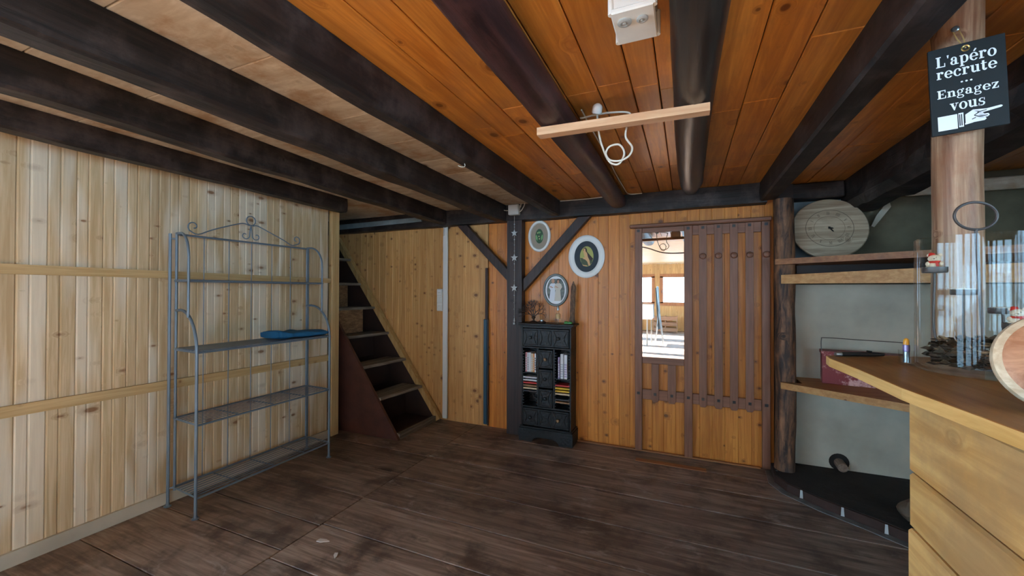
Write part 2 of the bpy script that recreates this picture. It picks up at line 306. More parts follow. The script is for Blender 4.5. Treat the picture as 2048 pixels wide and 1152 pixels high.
# ------------------------------------------------------------------ mesh building
class MB:
    def __init__(s): s.v = []; s.f = []; s.mi = []; s.r = []; s.sm = []; s.mats = []; s.cur = 0; s.rn = .5
    def mat(s, key):
        if key not in s.mats: s.mats.append(key)
        s.cur = s.mats.index(key); return s
    def rnd(s, x=None): s.rn = random.random() if x is None else x; return s
    def add(s, vs, fs, smooth=False):
        b = len(s.v); s.v += [Vector(v) for v in vs]
        for f in fs: s.f.append([b + i for i in f]); s.mi.append(s.cur); s.r.append(s.rn); s.sm.append(smooth)
        return s
    def hexa(s, p):  # 8 pts: bottom 4 ccw, top 4
        return s.add(p, [(3, 2, 1, 0), (4, 5, 6, 7), (0, 1, 5, 4), (1, 2, 6, 5), (2, 3, 7, 6), (3, 0, 4, 7)])
    def box(s, x0, x1, y0, y1, z0, z1):
        return s.hexa([(x0, y0, z0), (x1, y0, z0), (x1, y1, z0), (x0, y1, z0), (x0, y0, z1), (x1, y0, z1), (x1, y1, z1), (x0, y1, z1)])
    def cbox(s, x0, x1, y0, y1, z0, z1, c=.003):
        """box with chamfered edges"""
        vs = []; 
        for (x, sx) in ((x0, 1), (x1, -1)):
            for (y, sy) in ((y0, 1), (y1, -1)):
                for (z, sz) in ((z0, 1), (z1, -1)):
                    vs += [(x, y + sy * c, z + sz * c), (x + sx * c, y, z + sz * c), (x + sx * c, y + sy * c, z)]
        def I(a, b, d, k): return ((a * 2 + b) * 2 + d) * 3 + k
        fs = []
        for a in (0, 1): q = [I(a, 0, 0, 0), I(a, 1, 0, 0), I(a, 1, 1, 0), I(a, 0, 1, 0)]; fs.append(q[::-1] if a == 0 else q)
        for b in (0, 1): q = [I(0, b, 0, 1), I(1, b, 0, 1), I(1, b, 1, 1), I(0, b, 1, 1)]; fs.append(q if b == 0 else q[::-1])
        for d in (0, 1): q = [I(0, 0, d, 2), I(1, 0, d, 2), I(1, 1, d, 2), I(0, 1, d, 2)]; fs.append(q[::-1] if d == 0 else q)
        for a in (0, 1):
            for b in (0, 1): fs.append([I(a, b, 0, 0), I(a, b, 0, 1), I(a, b, 1, 1), I(a, b, 1, 0)] if a != b else [I(a, b, 0, 0), I(a, b, 1, 0), I(a, b, 1, 1), I(a, b, 0, 1)][::1])
        for a in (0, 1):
            for d in (0, 1): fs.append([I(a, 0, d, 0), I(a, 0, d, 2), I(a, 1, d, 2), I(a, 1, d, 0)])
        for b in (0, 1):
            for d in (0, 1): fs.append([I(0, b, d, 1), I(0, b, d, 2), I(1, b, d, 2), I(1, b, d, 1)])
        for a in (0, 1):
            for b in (0, 1):
                for d in (0, 1): fs.append([I(a, b, d, 0), I(a, b, d, 1), I(a, b, d, 2)])
        return s.add(vs, fs)
    def prism(s, pts, n, flip=False):
        """pts: planar loop of 3-D points, n: extrusion vector"""
        k = len(pts); n = Vector(n); P = [Vector(p) for p in pts]
        return s.add(P + [p + n for p in P], [list(range(k))[::-1], list(range(k, 2 * k))] + [(i, (i + 1) % k, k + (i + 1) % k, k + i) for i in range(k)])
    def tube(s, pts, r, seg=8, cap=True, closed=False):
        P = [Vector(p) for p in pts]; N = len(P)
        rr = r if isinstance(r, (list, tuple)) else [r] * N
        vs = []; up = None
        for i in range(N):
            if closed: t = P[(i + 1) % N] - P[i - 1]
            else: t = P[min(i + 1, N - 1)] - P[max(i - 1, 0)]
            t.normalize()
            if up is None:
                up = Vector((0, 0, 1)) if abs(t.z) < .9 else Vector((1, 0, 0))
            a = t.cross(up)
            if a.length < 1e-4: a = t.orthogonal()
            a.normalize(); b = a.cross(t).normalized(); up = b
            for k in range(seg):
                q = 2 * PI * k / seg; vs.append(P[i] + (a * math.cos(q) + b * math.sin(q)) * rr[i])
        fs = []
        for i in range(N if closed else N - 1):
            j = (i + 1) % N
            for k in range(seg): k2 = (k + 1) % seg; fs.append((i * seg + k, i * seg + k2, j * seg + k2, j * seg + k))
        s.add(vs, fs, True)
        if cap and not closed:
            b = len(s.v) - len(vs)
            for base, rev in ((b, True), (b + (N - 1) * seg, False)):
                f = list(range(base, base + seg)); s.f.append(f[::-1] if rev else f); s.mi.append(s.cur); s.r.append(s.rn); s.sm.append(False)
        return s
    def lathe(s, prof, c, axis=(0, 0, 1), seg=24, smooth=True):
        """prof: list of (r, h) along axis from c"""
        c = Vector(c); ax = Vector(axis).normalized(); a = ax.orthogonal().normalized(); b = ax.cross(a)
        vs = []; N = len(prof)
        for r, h in prof:
            for k in range(seg):
                q = 2 * PI * k / seg; vs.append(c + ax * h + (a * math.cos(q) + b * math.sin(q)) * max(r, 1e-5))
        fs = [(i * seg + k, i * seg + (k + 1) % seg, (i + 1) * seg + (k + 1) % seg, (i + 1) * seg + k) for i in range(N - 1) for k in range(seg)]
        return s.add(vs, fs, smooth)
    def ball(s, c, r, seg=14, rings=8, sc=(1, 1, 1), jit=0):
        c = Vector(c); vs = []; 
        for i in range(rings + 1):
            th = PI * i / rings
            for k in range(seg):
                q = 2 * PI * k / seg; d = Vector((math.sin(th) * math.cos(q), math.sin(th) * math.sin(q), math.cos(th)))
                rr = r * (1 + jit * mnoise.noise(d * 1.7 + c * 13))
                vs.append(c + Vector((d.x * sc[0], d.y * sc[1], d.z * sc[2])) * rr)
        fs = [(i * seg + k, (i + 1) * seg + k, (i + 1) * seg + (k + 1) % seg, i * seg + (k + 1) % seg) for i in range(rings) for k in range(seg)]
        return s.add(vs, fs, True)

C = sc.collection
def world_loc(o):
    p = Vector((0, 0, 0))
    while o: p += o.location; o = o.parent
    return p
def props(o, label=None, cat=None, group=None, kind=None):
    if label: o['label'] = label
    if cat: o['category'] = cat
    if group: o['group'] = group
    if kind: o['kind'] = kind
    return o
def build(mb, name, parent=None, mat=None, bevel=0, label=None, local=False):
    me = bpy.data.meshes.new(name)
    if parent is not None: off = Vector((0, 0, 0)) if local else world_loc(parent)
    else:
        xs = [v.x for v in mb.v]; ys = [v.y for v in mb.v]; zs = [v.z for v in mb.v]
        off = Vector(((min(xs) + max(xs)) / 2, (min(ys) + max(ys)) / 2, min(zs)))
    me.from_pydata([tuple(v - off) for v in mb.v], [], mb.f)
    keys = mb.mats or [mat]
    for k in keys: me.materials.append(MT[k])
    if mb.mats: me.polygons.foreach_set('material_index', mb.mi)
    me.polygons.foreach_set('use_smooth', mb.sm)
    at = me.attributes.new('rnd', 'FLOAT', 'FACE'); at.data.foreach_set('value', mb.r)
    me.validate(); me.update()
    if any(mb.sm): me.set_sharp_from_angle(angle=math.radians(38))
    o = bpy.data.objects.new(name, me); C.objects.link(o)
    if parent is not None: o.parent = parent
    else: o.location = off
    if bevel:
        bv = o.modifiers.new('bevel', 'BEVEL'); bv.width = bevel; bv.segments = 2; bv.limit_method = 'ANGLE'
    if label: o['label'] = label
    return o
def build_split(mb, name, parent=None, mat=None, **kw):
    """one object per loose piece"""
    par = list(range(len(mb.v)))
    def find(a):
        while par[a] != a: par[a] = par[par[a]]; a = par[a]
        return a
    for f in mb.f:
        for i in f[1:]: par[find(i)] = find(f[0])
    groups = {}
    for fi, f in enumerate(mb.f): groups.setdefault(find(f[0]), []).append(fi)
    out = []
    for fs in groups.values():
        m2 = MB(); m2.mats = list(mb.mats); mp = {}
        for fi in fs:
            for i in mb.f[fi]:
                if i not in mp: mp[i] = len(m2.v); m2.v.append(mb.v[i])
            m2.f.append([mp[i] for i in mb.f[fi]]); m2.mi.append(mb.mi[fi]); m2.r.append(mb.r[fi]); m2.sm.append(mb.sm[fi])
        out.append(build(m2, name, parent, mat, **kw))
    return out
def empty(name, loc, label, cat, group=None):
    o = bpy.data.objects.new(name, None); C.objects.link(o); o.location = loc; o.empty_display_size = .05
    return props(o, label, cat, group)
def dup(root, loc=None, label=None, rotz=None):
    r = root.copy(); C.objects.link(r)
    if loc is not None: r.location = loc
    if rotz is not None: r.rotation_euler[2] = rotz
    if label: r['label'] = label
    for ch in list(root.children):
        c = ch.copy(); C.objects.link(c); c.parent = r
        for g in list(ch.children):
            d = g.copy(); C.objects.link(d); d.parent = c
    return r
def struct(mb, name, mat=None, parent=None, bevel=0):
    o = build(mb, name, parent, mat, bevel)
    if parent is None: o['kind'] = 'structure'
    return o
def thing(mb, name, mat, label, cat, group=None, bevel=0):
    return props(build(mb, name, None, mat, bevel), label, cat, group)

def plank_set(mb, O, U, V, N, total, width, L, thick=.016, ch=.003, bead=False, splits=None, wjit=0, gap=0):
    O, U, V, N = Vector(O), Vector(U), Vector(V), Vector(N); u = 0
    while u < total - 1e-4:
        wd = width * (1 + random.uniform(-wjit, wjit)); wd = min(wd, total - u)
        if total - u - wd < width * .25: wd = total - u
        prof = [(0, -thick), (0, -ch), (ch, 0)]
        if bead:
            m_ = wd * .42; prof += [(m_ - .005, 0), (m_ - .001, -.005), (m_ + .003, -.005), (m_ + .007, 0)]
        prof += [(wd - gap - ch, 0), (wd - gap, -ch), (wd - gap, -thick)]
        cuts = [0, L]
        if splits:
            n_ = max(1, int(L / splits)); cuts = sorted([0, L] + [random.uniform(.1, .9) * L / n_ + L * i / n_ for i in range(n_) if L / n_ > .3])
        for a, b in zip(cuts[:-1], cuts[1:]):
            mb.rnd(); k = len(prof); vs = []
            for t in (a, b - (.0015 if b < L else 0)):
                for (x, z) in prof: vs.append(O + U * (u + x) + N * z + V * t)
            side = [(i, i + 1, k + i + 1, k + i) for i in range(k - 1)]
            mb.add(vs, side + [list(range(k)), list(range(k, 2 * k))[::-1]])
        u += wd
    return mb

# ------------------------------------------------------------------ setting: front room shell
XL, YB, ZC, VZ0 = -3.26, 3.88, 2.335, 2.49
YO, YR, YL = 0.45, 0.80, 0.15   # where the low room opens to the veranda behind the camera
mb = MB()
# floor: planks along X right of the seam, shorter ones left of it
def floor_rows(x0, x1, ys, jit):
    for a, b in zip(ys[:-1], ys[1:]):
        cuts = [x0]
        while cuts[-1] < x1 - .01:
            n_ = cuts[-1] + random.uniform(*jit); cuts.append(x1 if n_ > x1 - .5 else n_)
        for c, d in zip(cuts[:-1], cuts[1:]):
            mb.rnd(); mb.cbox(c, d - .005, a, b - .007, -.03, random.uniform(-.002, 0), .003)
floor_rows(-4.6, -2.08, [-8.4, -6, -4, -2, -.4, .2, .75, 1.17, 1.57, 1.83, 2.2, 2.6, 2.97, 3.4, 3.9], (3, 4))
floor_rows(-2.08, 3.4, [-8.4 + .42 * i for i in range(0, 19)] + [-.42, -.05, .33, .72, 1.12, 1.5, 1.85, 2.19, 2.56, 2.98, 3.32, 3.62, 3.9, 4.2], (2.6, 4.5))
floor = struct(mb, 'floor', 'floor')

mb = MB(); plank_set(mb, (XL, YO, 0), (0, 1, 0), (0, 0, 1), (1, 0, 0), 2.10, .116, ZC, .02, .006, bead=True)
plank_set(mb, (XL, YO + 2.10, 0), (0, 1, 0), (0, 0, 1), (1, 0, 0), .39, .098, ZC, .02, .0025)
struct(mb, 'wall_left', 'pine_left')
mb = MB(); mb.box(XL + .001, XL + .02, YO, 2.94, 0, .078); struct(mb, 'baseboard_left', 'white_panel')
mb = MB(); plank_set(mb, (-4.62, YB, 0), (1, 0, 0), (0, 0, 1), (0, -1, 0), 2.66, .098, ZC, .02, .0025)
struct(mb, 'wall_back_stair_side', 'pine_stair')
mb = MB(); plank_set(mb, (-1.95, YB, 0), (1, 0, 0), (0, 0, 1), (0, -1, 0), 2.61, .098, ZC, .02, .0025)
struct(mb, 'wall_back', 'pine_back')
mb = MB(); mb.box(-4.66, -4.62, YO, YB, 0, ZC).box(-4.62, XL - .021, 2.30, 2.34, 0, ZC); struct(mb, 'wall_stairwell', 'stair_dark')

# ceiling boards: orange ones along Y right of the third joist, grey ones across between the left joists
mb = MB(); mb.mat('ceil_orange')
xs = [-1.13, -.958, -.825, -.60, -.50, -.353, -.212, -.103, .06, .249, .401, .571, .74, .90, 1.08, 1.25, 1.45, 1.7, 1.95, 2.2, 2.45, 2.62]
for a, b in zip(xs[:-1], xs[1:]):
    cuts = [YR, random.uniform(1.6, 2.3), random.uniform(2.9, 3.3), YB + .2]
    for c, d in zip(cuts[:-1], cuts[1:]): mb.rnd(); mb.cbox(a, b - .004, c, d - .002, ZC + random.uniform(0, .003), ZC + .02, .003)
mb.mat('ceil_grey'); y = YL
while y < YB:
    wd = random.uniform(.30, .52); y2 = min(y + wd, YB); mb.rnd(); mb.cbox(-4.62, -1.132, y, y2 - .004, ZC + .001, ZC + .02, .003); y = y2
struct(mb, 'ceiling')

# right hand side behind the bar
mb = MB()
nx, nz = 26, 16
for i in range(nx):
    for j in range(nz): pass
vs = []; 
for i in range(nx + 1):
    for j in range(nz + 1):
        x = .62 + i * (2.62 - .62) / nx; z = 0 + j * 2.4 / nz
        vs.append((x, 4.12 - .035 * mnoise.noise(Vector((x * 2.1, z * 2.1, 3))) - .02 * mnoise.noise(Vector((x * 6, z * 6, 1))), z))
mb.add(vs, [(i * (nz + 1) + j, (i + 1) * (nz + 1) + j, (i + 1) * (nz + 1) + j + 1, i * (nz + 1) + j + 1) for i in range(nx) for j in range(nz)], True)
struct(mb, 'wall_niche', 'plaster')
mb = MB(); mb.box(2.60, 2.64, YO, 4.15, 0, 2.49).box(2.64, 3.3, YO, YO + .03, 0, 2.49); struct(mb, 'wall_right', 'plaster')  # short return piece added to stop sky light leaking in
mb = MB(); mb.box(.80, 2.4, 3.93, 3.945, .06, 1.51); wp = struct(mb, 'wall_niche_panel', 'white_panel')

mb = MB(); mb.box(-1.13, 3.4, YR, 4.3, ZC + .045, ZC + .09).box(-4.7, -1.13, YL, 4.3, ZC + .045, ZC + .09).box(-3.6, 3.5, -8.5, YR + .05, VZ0 + .03, VZ0 + .08); struct(mb, 'ceiling_leak_cover', 'stair_dark')  # unseen slabs added above the boards to block sky light leaks
mb = MB(); mb.box(-4.7, 2.7, 4.22, 4.26, -.05, 2.45).box(-4.70, -4.665, YO, 4.22, -.05, 2.4).box(XL - .06, XL - .021, YO, 2.95, -.05, 2.35).box(2.645, 2.68, YO, 4.22, -.05, 2.45).box(-4.62, .80, YB + .021, YB + .04, -.05, 2.33);
for o in build_split(mb, 'wall_leak_cover', None, 'stair_dark'): o['kind'] = 'structure'  # unseen backing added behind the planks to keep light from leaking through
mb = MB(); mb.box(-4.7, 3.5, -8.5, 4.3, -.10, -.035); struct(mb, 'floor_base', 'stair_dark')
# veranda behind the camera
VZ, VY, VX0, VX1 = 2.49, -8.3, -3.30, 3.25
mb = MB(); plank_set(mb, (VX0, YR, VZ), (0, -1, 0), (1, 0, 0), (0, 0, -1), YR - VY, .10, VX1 - VX0, .02, .003)
struct(mb, 'ceiling_veranda', 'ver_ceil')
mb = MB(); mb.box(-1.13, 2.6, YR - .02, YR - .002, ZC, VZ).box(-3.3, -1.13, YL - .02, YL - .002, ZC, VZ).box(-1.148, -1.13, YL, YR, ZC + .021, VZ); struct(mb, 'trim_1', 'ver_ceil')
def window_wall(name, O, U, N, total, wins, z0=1.02, z1=2.02):
    """pine wall from O along U, windows at the given (u0,u1) spans"""
    mb = MB(); O, U, N = Vector(O), Vector(U), Vector(N); Zv = Vector((0, 0, 1))
    spans = [0] + [x for w_ in wins for x in w_] + [total]
    for i in range(0, len(spans), 2):
        if spans[i + 1] - spans[i] > .01: plank_set(mb, O + U * spans[i], U, Zv, N, spans[i + 1] - spans[i], .10, VZ, .02, .003)
    for a, b in wins:
        plank_set(mb, O + U * a, U, Zv, N, b - a, .10, z0, .02, .003); plank_set(mb, O + U * a + Zv * z1, U, Zv, N, b - a, .10, VZ - z1, .02, .003)
    struct(mb, name, 'ver_wall')
WN = [0]
def window(O, U, N, a, b, z0=1.02, z1=2.02, zf=.09):
    WN[0] += 1; O, U, N = Vector(O), Vector(U), Vector(N); Zv = Vector((0, 0, 1)); mb = MB()
    def bar(u0, u1, za, zb, t0=-.03, t1=.03):
        p = []
        for z in (za, zb):
            for (u, t) in ((u0, t0), (u1, t0), (u1, t1), (u0, t1)): p.append(O + U * u + N * t + Zv * z)
        mb.hexa(p)
    bar(a - .02, b + .02, z1 - .04, z1 + zf); bar(a - .02, b + .02, z0 - zf, z0 + .04)
    bar(a - .02, a + zf, z0, z1); bar(b - zf, b + .02, z0, z1)
    o = struct(mb, 'window_%d' % WN[0], 'win_frame')
    mb = MB(); p = [O + U * (a + .05) + Zv * z0, O + U * (b - .05) + Zv * z0, O + U * (b - .05) + Zv * z1, O + U * (a + .05) + Zv * z1]
    mb.prism([q - N * .003 for q in p], N * .006); build(mb, 'pane', o, 'pane')
    mb = MB(); e = O + U * (a + .045) + Zv * 1.5 + N * .03; mb.tube([e, e + N * .04, e + N * .04 - Zv * .1], .008); build(mb, 'handle', o, 'black')
wv = [(.40, 1.25), (1.35, 2.20), (2.43, 3.37), (3.65, 4.6), (4.9, 5.9)]
window_wall('wall_veranda_end', (VX0, VY, 0), (1, 0, 0), (0, 1, 0), VX1 - VX0, wv)
for a, b in wv: window((VX0, VY, 0), (1, 0, 0), (0, 1, 0), a, b)
ws = [(.5, 1.6), (1.75, 2.9), (3.05, 4.2), (4.4, 5.6), (6.2, 7.4)]  # unseen side windows, added and enlarged to let in more daylight
window_wall('wall_veranda_left', (VX0, YO, 0), (0, -1, 0), (1, 0, 0), YO - VY, ws, .5, 2.3)
window_wall('wall_veranda_right', (VX1, YO, 0), (0, -1, 0), (-1, 0, 0), YO - VY, ws, .5, 2.3)
for a, b in ws:
    window((VX0, YO, 0), (0, -1, 0), (1, 0, 0), a, b, .5, 2.3); window((VX1, YO, 0), (0, -1, 0), (-1, 0, 0), a, b, .5, 2.3)

# ------------------------------------------------------------------ ceiling joists and posts
def sweep_beam(p0, p1, wdt, z0, z1, rough=.004, seg=26, ch=.012, key='beamY'):
    """squared hewn beam from p0 to p1 (x,y), right edge on the line"""
    mb = MB().mat(key); mb.rnd(); (xa, ya), (xb, yb) = p0, p1
    prof = [(-wdt + ch, 0), (-ch, 0), (0, ch), (0, .5), (0, 1), (-wdt, 1), (-wdt, .5), (-wdt, ch)]
    vs = []
    for i in range(seg + 1):
        t = i / seg; x = xa + (xb - xa) * t; y = ya + (yb - ya) * t
        for (a, h) in prof:
            z = z0 + h if h == ch else (z0 + (z1 - z0) * h)
            nn = mnoise.noise(Vector((x * 3 + a * 7, y * 3.1, z * 9))) * rough * 2
            vs.append((x + a + (nn if h < 1 else 0), y, z + (nn if h < .5 else 0)))
    k = len(prof)
    mb.add(vs, [(i * k + j, (i + 1) * k + j, (i + 1) * k + (j + 1) % k, i * k + (j + 1) % k) for i in range(seg) for j in range(k)])
    mb.add(vs[:k], [list(range(k))]); mb.add(vs[-k:], [list(range(k))[::-1]])
    return mb
JG = 'dark joists under the ceiling'
ytop = ZC - .001
thing(sweep_beam((-2.90, YL), (-2.99, 2.92), .10, 2.205, ytop), 'ceiling_joist', None, 'leftmost blackened square joist running along the top of the pale pine wall', 'beam', JG)
thing(sweep_beam((-2.235, YL), (-2.42, 3.775), .105, 2.185, ytop), 'ceiling_joist', None, 'black square joist, second from the pale pine wall, above the metal shelf rack', 'beam', JG)
thing(sweep_beam((-1.665, YL), (-1.70, 3.775), .12, 2.17, ytop), 'ceiling_joist', None, 'black square joist, third from the pale pine wall, with grey boards on both sides', 'beam', JG)
thing(sweep_beam((-1.11, YL), (-1.13, 3.775), .083, 2.18, ytop), 'ceiling_joist', None, 'black square joist between the grey ceiling boards and the orange ones', 'beam', JG)
thing(sweep_beam((.66, YR), (.665, 3.775), .115, 2.185, ytop), 'ceiling_joist', None, 'wide black square joist ending above the bark covered corner post', 'beam', JG)
thing(sweep_beam((1.42, YR), (1.42, 4.05), .27, 2.10, ytop, .025, 30, .05), 'ceiling_joist', None, 'rough black joist above the bar behind the hanging sign', 'beam', JG)
def log_beam(pts, r, key, squash=1.0, wob=.006, seg=20, bothz=0):
    mb = MB().mat(key); mb.rnd(); vs = []; N = len(pts)
    for i, (p, rr) in enumerate(zip(pts, r)):
        for k in range(seg):
            q = 2 * PI * k / seg; d = Vector((math.cos(q), 0, math.sin(q) * squash))
            nn = mnoise.noise(Vector((math.cos(q) * 1.5, p[1] * 2.2, math.sin(q) * 1.5))) * wob
            vs.append(Vector(p) + d * (rr + nn))
    mb.add(vs, [(i * seg + k, (i + 1) * seg + k, (i + 1) * seg + (k + 1) % seg, i * seg + (k + 1) % seg) for i in range(N - 1) for k in range(seg)], True)
    mb.add(vs[:seg], [list(range(seg))]); mb.add(vs[-seg:], [list(range(seg))[::-1]]); return mb
n_ = 30; ys = [YR + (3.72 - YR) * i / n_ for i in range(n_ + 1)]
mb = log_beam([(-.555 - .012 * t / n_, y, 2.262) for t, y in enumerate(ys)], [.083 - .008 * t / n_ for t in range(n_ + 1)], 'beam_red', .80)
for v in mb.v: v.z = min(v.z, ZC - .002)
thing(mb, 'round_joist', None, 'reddish black half round log joist left of the white junction box', 'beam')
ys = [YR + (3.70 - YR) * i / n_ for i in range(n_ + 1)]
mb = log_beam([(.035 + .006 * math.sin(y * 2), y, 2.268 + (.035 * max(0, (y - 3.2)) / .5)) for y in ys], [.080 - .035 * max(0, y - 3.3) / .4 for y in ys], 'beam_log', .9)
for v in mb.v: v.z = min(v.z, ZC - .002)
thing(mb, 'round_joist', None, 'smooth blackened round log joist right of the white junction box, shiny at its far end', 'beam')

mb = MB().mat('beamX'); mb.rnd(.3)
x = -4.6
segs = [(-4.6, -1.66), (-1.66, .60)]
for a, b in segs:
    N = 24; vs = []
    for i in range(N + 1):
        t = a + (b - a) * i / N
        for (y, z) in ((3.775, 2.172), (3.857, 2.168), (3.857, ytop), (3.775, ytop)):
            nn = mnoise.noise(Vector((t * 3, y * 20, z * 20))) * .006; vs.append((t, y + (nn if y < 3.8 else 0), z + (nn if z < 2.2 else 0)))
    mb.add(vs, [(i * 4 + j, (i + 1) * 4 + j, (i + 1) * 4 + (j + 1) % 4, i * 4 + (j + 1) % 4) for i in range(N) for j in range(4)] + [(0, 1, 2, 3), (N * 4 + 3, N * 4 + 2, N * 4 + 1, N * 4)])
thing(mb, 'header_beam', None, 'long black horizontal beam along the top of the pine back wall carrying the joists', 'beam')
mb = MB().mat('beamX'); mb.rnd(); mb.cbox(.79, 1.149, 3.93, 4.06, 2.205, ytop, .01); thing(mb, 'header_beam', None, 'short black horizontal beam above the wooden clock', 'beam')
mb = MB(); mb.rnd(.6)
N = 20; vs = []
for i in range(N + 1):
    z = 2.17 * i / N
    for (x, y) in ((-1.684, 3.765), (-1.522, 3.765), (-1.522, 3.857), (-1.684, 3.857)):
        nn = mnoise.noise(Vector((x * 9, y * 9, z * 3))) * .005; vs.append((x + nn, y + (nn * .4 if y < 3.8 else 0), z))
mb.add(vs, [(i * 4 + j, i * 4 + (j + 1) % 4, (i + 1) * 4 + (j + 1) % 4, (i + 1) * 4 + j) for i in range(N) for j in range(4)] + [(3, 2, 1, 0), (N * 4, N * 4 + 1, N * 4 + 2, N * 4 + 3)])
thing(mb, 'timber_post', 'post_dark', 'dark brown square timber post with a star garland, left of the black cabinet', 'post')
def brace(p, q, wd, label):
    p, q = Vector(p), Vector(q); d = (q - p).normalized(); nrm = Vector((d.z, 0, -d.x)) * wd / 2
    xp = -1.690 if p.x < -1.6 else -1.516; P = []
    for o_ in (-nrm, nrm):
        e = p + o_; P.append((e + d * ((xp - e.x) / d.x), e + d * ((2.1665 - e.z) / d.z)))
    mb = MB(); mb.rnd(); mb.prism([P[0][0], P[0][1], P[1][1], P[1][0]], (0, .064, 0))
    thing(mb, 'diagonal_brace', 'post_dark', label, 'brace', None, .004)
brace((-1.675, 3.79, 1.60), (-2.27, 3.79, 2.20), .085, 'dark diagonal timber brace left of the square post, above the light switches')
brace((-1.515, 3.79, 1.51), (-.86, 3.79, 2.20), .088, 'dark diagonal timber brace right of the square post, between the oval pictures')

# bark post in the corner
mb = MB(); mb.rnd(); N = 28; seg = 22; vs = []
for i in range(N + 1):
    z = .062 + (2.18 - .062) * i / N
    for k in range(seg):
        q = 2 * PI * k / seg; r = .070 + .010 * mnoise.noise(Vector((math.cos(q) * 1.4, math.sin(q) * 1.4, z * 2.5))) + .004 * mnoise.noise(Vector((math.cos(q) * 5, math.sin(q) * 5, z * 6)))
        vs.append((.712 + .006 * math.sin(z * 2.4) + r * math.cos(q), 3.757 + r * math.sin(q), z))
mb.add(vs, [(i * seg + k, i * seg + (k + 1) % seg, (i + 1) * seg + (k + 1) % seg, (i + 1) * seg + k) for i in range(N) for k in range(seg)], True)
mb.add(vs[:seg], [list(range(seg))[::-1]]); mb.add(vs[-seg:], [list(range(seg))])
thing(mb, 'bark_post', 'bark', 'round dark bark covered post in the corner beside the coat rack', 'post')

# foreground peeled log post standing on the bar
mb = MB(); mb.rnd(); N = 30; seg = 28; vs = []
for i in range(N + 1):
    t = i / N; z = 1.2505 + (2.333 - 1.2505) * t
    for k in range(seg):
        q = 2 * PI * k / seg
        r = .0545 + .0045 * mnoise.noise(Vector((math.cos(q) * 1.3, math.sin(q) * 1.3, z * 3))) + .0015 * mnoise.noise(Vector((math.cos(q) * 6, math.sin(q) * 6, z * 7))) + (.012 * (1 if math.cos(q + 2.2) > .3 else 0) * max(0, (t - .86)) / .14)
        vs.append((.750 + .010 * t + r * math.cos(q), 1.652 + .004 * t + r * math.sin(q), z))
mb.add(vs, [(i * seg + k, i * seg + (k + 1) % seg, (i + 1) * seg + (k + 1) % seg, (i + 1) * seg + k) for i in range(N) for k in range(seg)], True)
mb.add(vs[:seg], [list(range(seg))[::-1]]); mb.add(vs[-seg:], [list(range(seg))])
thing(mb, 'log_post', 'post_log', 'peeled light brown log post on the bar with the black sign hung on it', 'post')

# wall battens and end post of the left wall
mb = MB(); mb.rnd(); mb.prism([(XL + .0005, YO, 1.535), (XL + .0005, 2.955, 1.528), (XL + .0005, 2.955, 1.573), (XL + .0005, YO, 1.59)], (.022, 0, 0))
thing(mb, 'wall_batten', 'pine_rail', 'upper horizontal pine batten nailed across the pale pine wall', 'batten')
mb = MB(); mb.rnd(); mb.prism([(XL + .0005, YO, .79), (XL + .0005, 2.93, .762), (XL + .0005, 2.93, .820), (XL + .0005, YO, .85)], (.022, 0, 0))
thing(mb, 'wall_batten', 'pine_rail', 'lower horizontal pine batten nailed across the pale pine wall', 'batten')
mb = MB(); mb.rnd(); mb.cbox(XL - .035, XL + .018, 2.975, 3.065, 0, 2.30, .003)
thing(mb, 'corner_stud', 'pine_post', 'pale pine stud closing the end of the pine wall beside the stairs', 'stud')

# ------------------------------------------------------------------ staircase
st = empty('staircase', (-3.2, 3.5, 0), 'steep narrow wooden staircase climbing behind the pale pine wall', 'staircase')
def para(y0, y1, x_low, x_up, ztop, zcut): 
    return [(x_low, y0, 0), (x_up, y0, ztop), (x_up, y0, ztop - 1.15), (x_low - .82, y0, 0)]
mb = MB(); mb.prism(para(3.15, 0, -2.555, -4.05, 2.10, 0), (0, .03, 0)); build(mb, 'string_board', st, 'stair_red', label='dark red front string board')
mb = MB(); mb.prism([(-2.56, 3.825, 0), (-4.09, 3.825, 2.10), (-4.09, 3.825, 1.0), (-3.3, 3.825, 0)], (0, .033, 0)); build(mb, 'string_board', st, 'stair_dark')
mb = MB(); mb.rnd(); mb.prism([(-2.515, 3.80, .03), (-4.06, 3.80, 2.13), (-4.11, 3.80, 2.10), (-2.565, 3.80, -.0)], (0, .058, 0)); build(mb, 'rail_board', st, 'rail_pine', label='pale pine rail board along the wall')
steps = [(-2.775, .382), (-3.005, .676), (-3.255, .968), (-3.47, 1.262), (-3.69, 1.545), (-3.86, 1.848)]
mb = MB(); mb.rnd(); mb.box(-3.3, -2.60, 3.181, 3.824, 0, .03); build(mb, 'base_board', st, 'stair_dark')
mb = MB(); mb.rnd(); mb.box(-2.60, -2.565, 3.181, 3.799, 0, .058); build(mb, 'kick_board', st, 'tread_worn', label='worn pale edge of the lowest step')
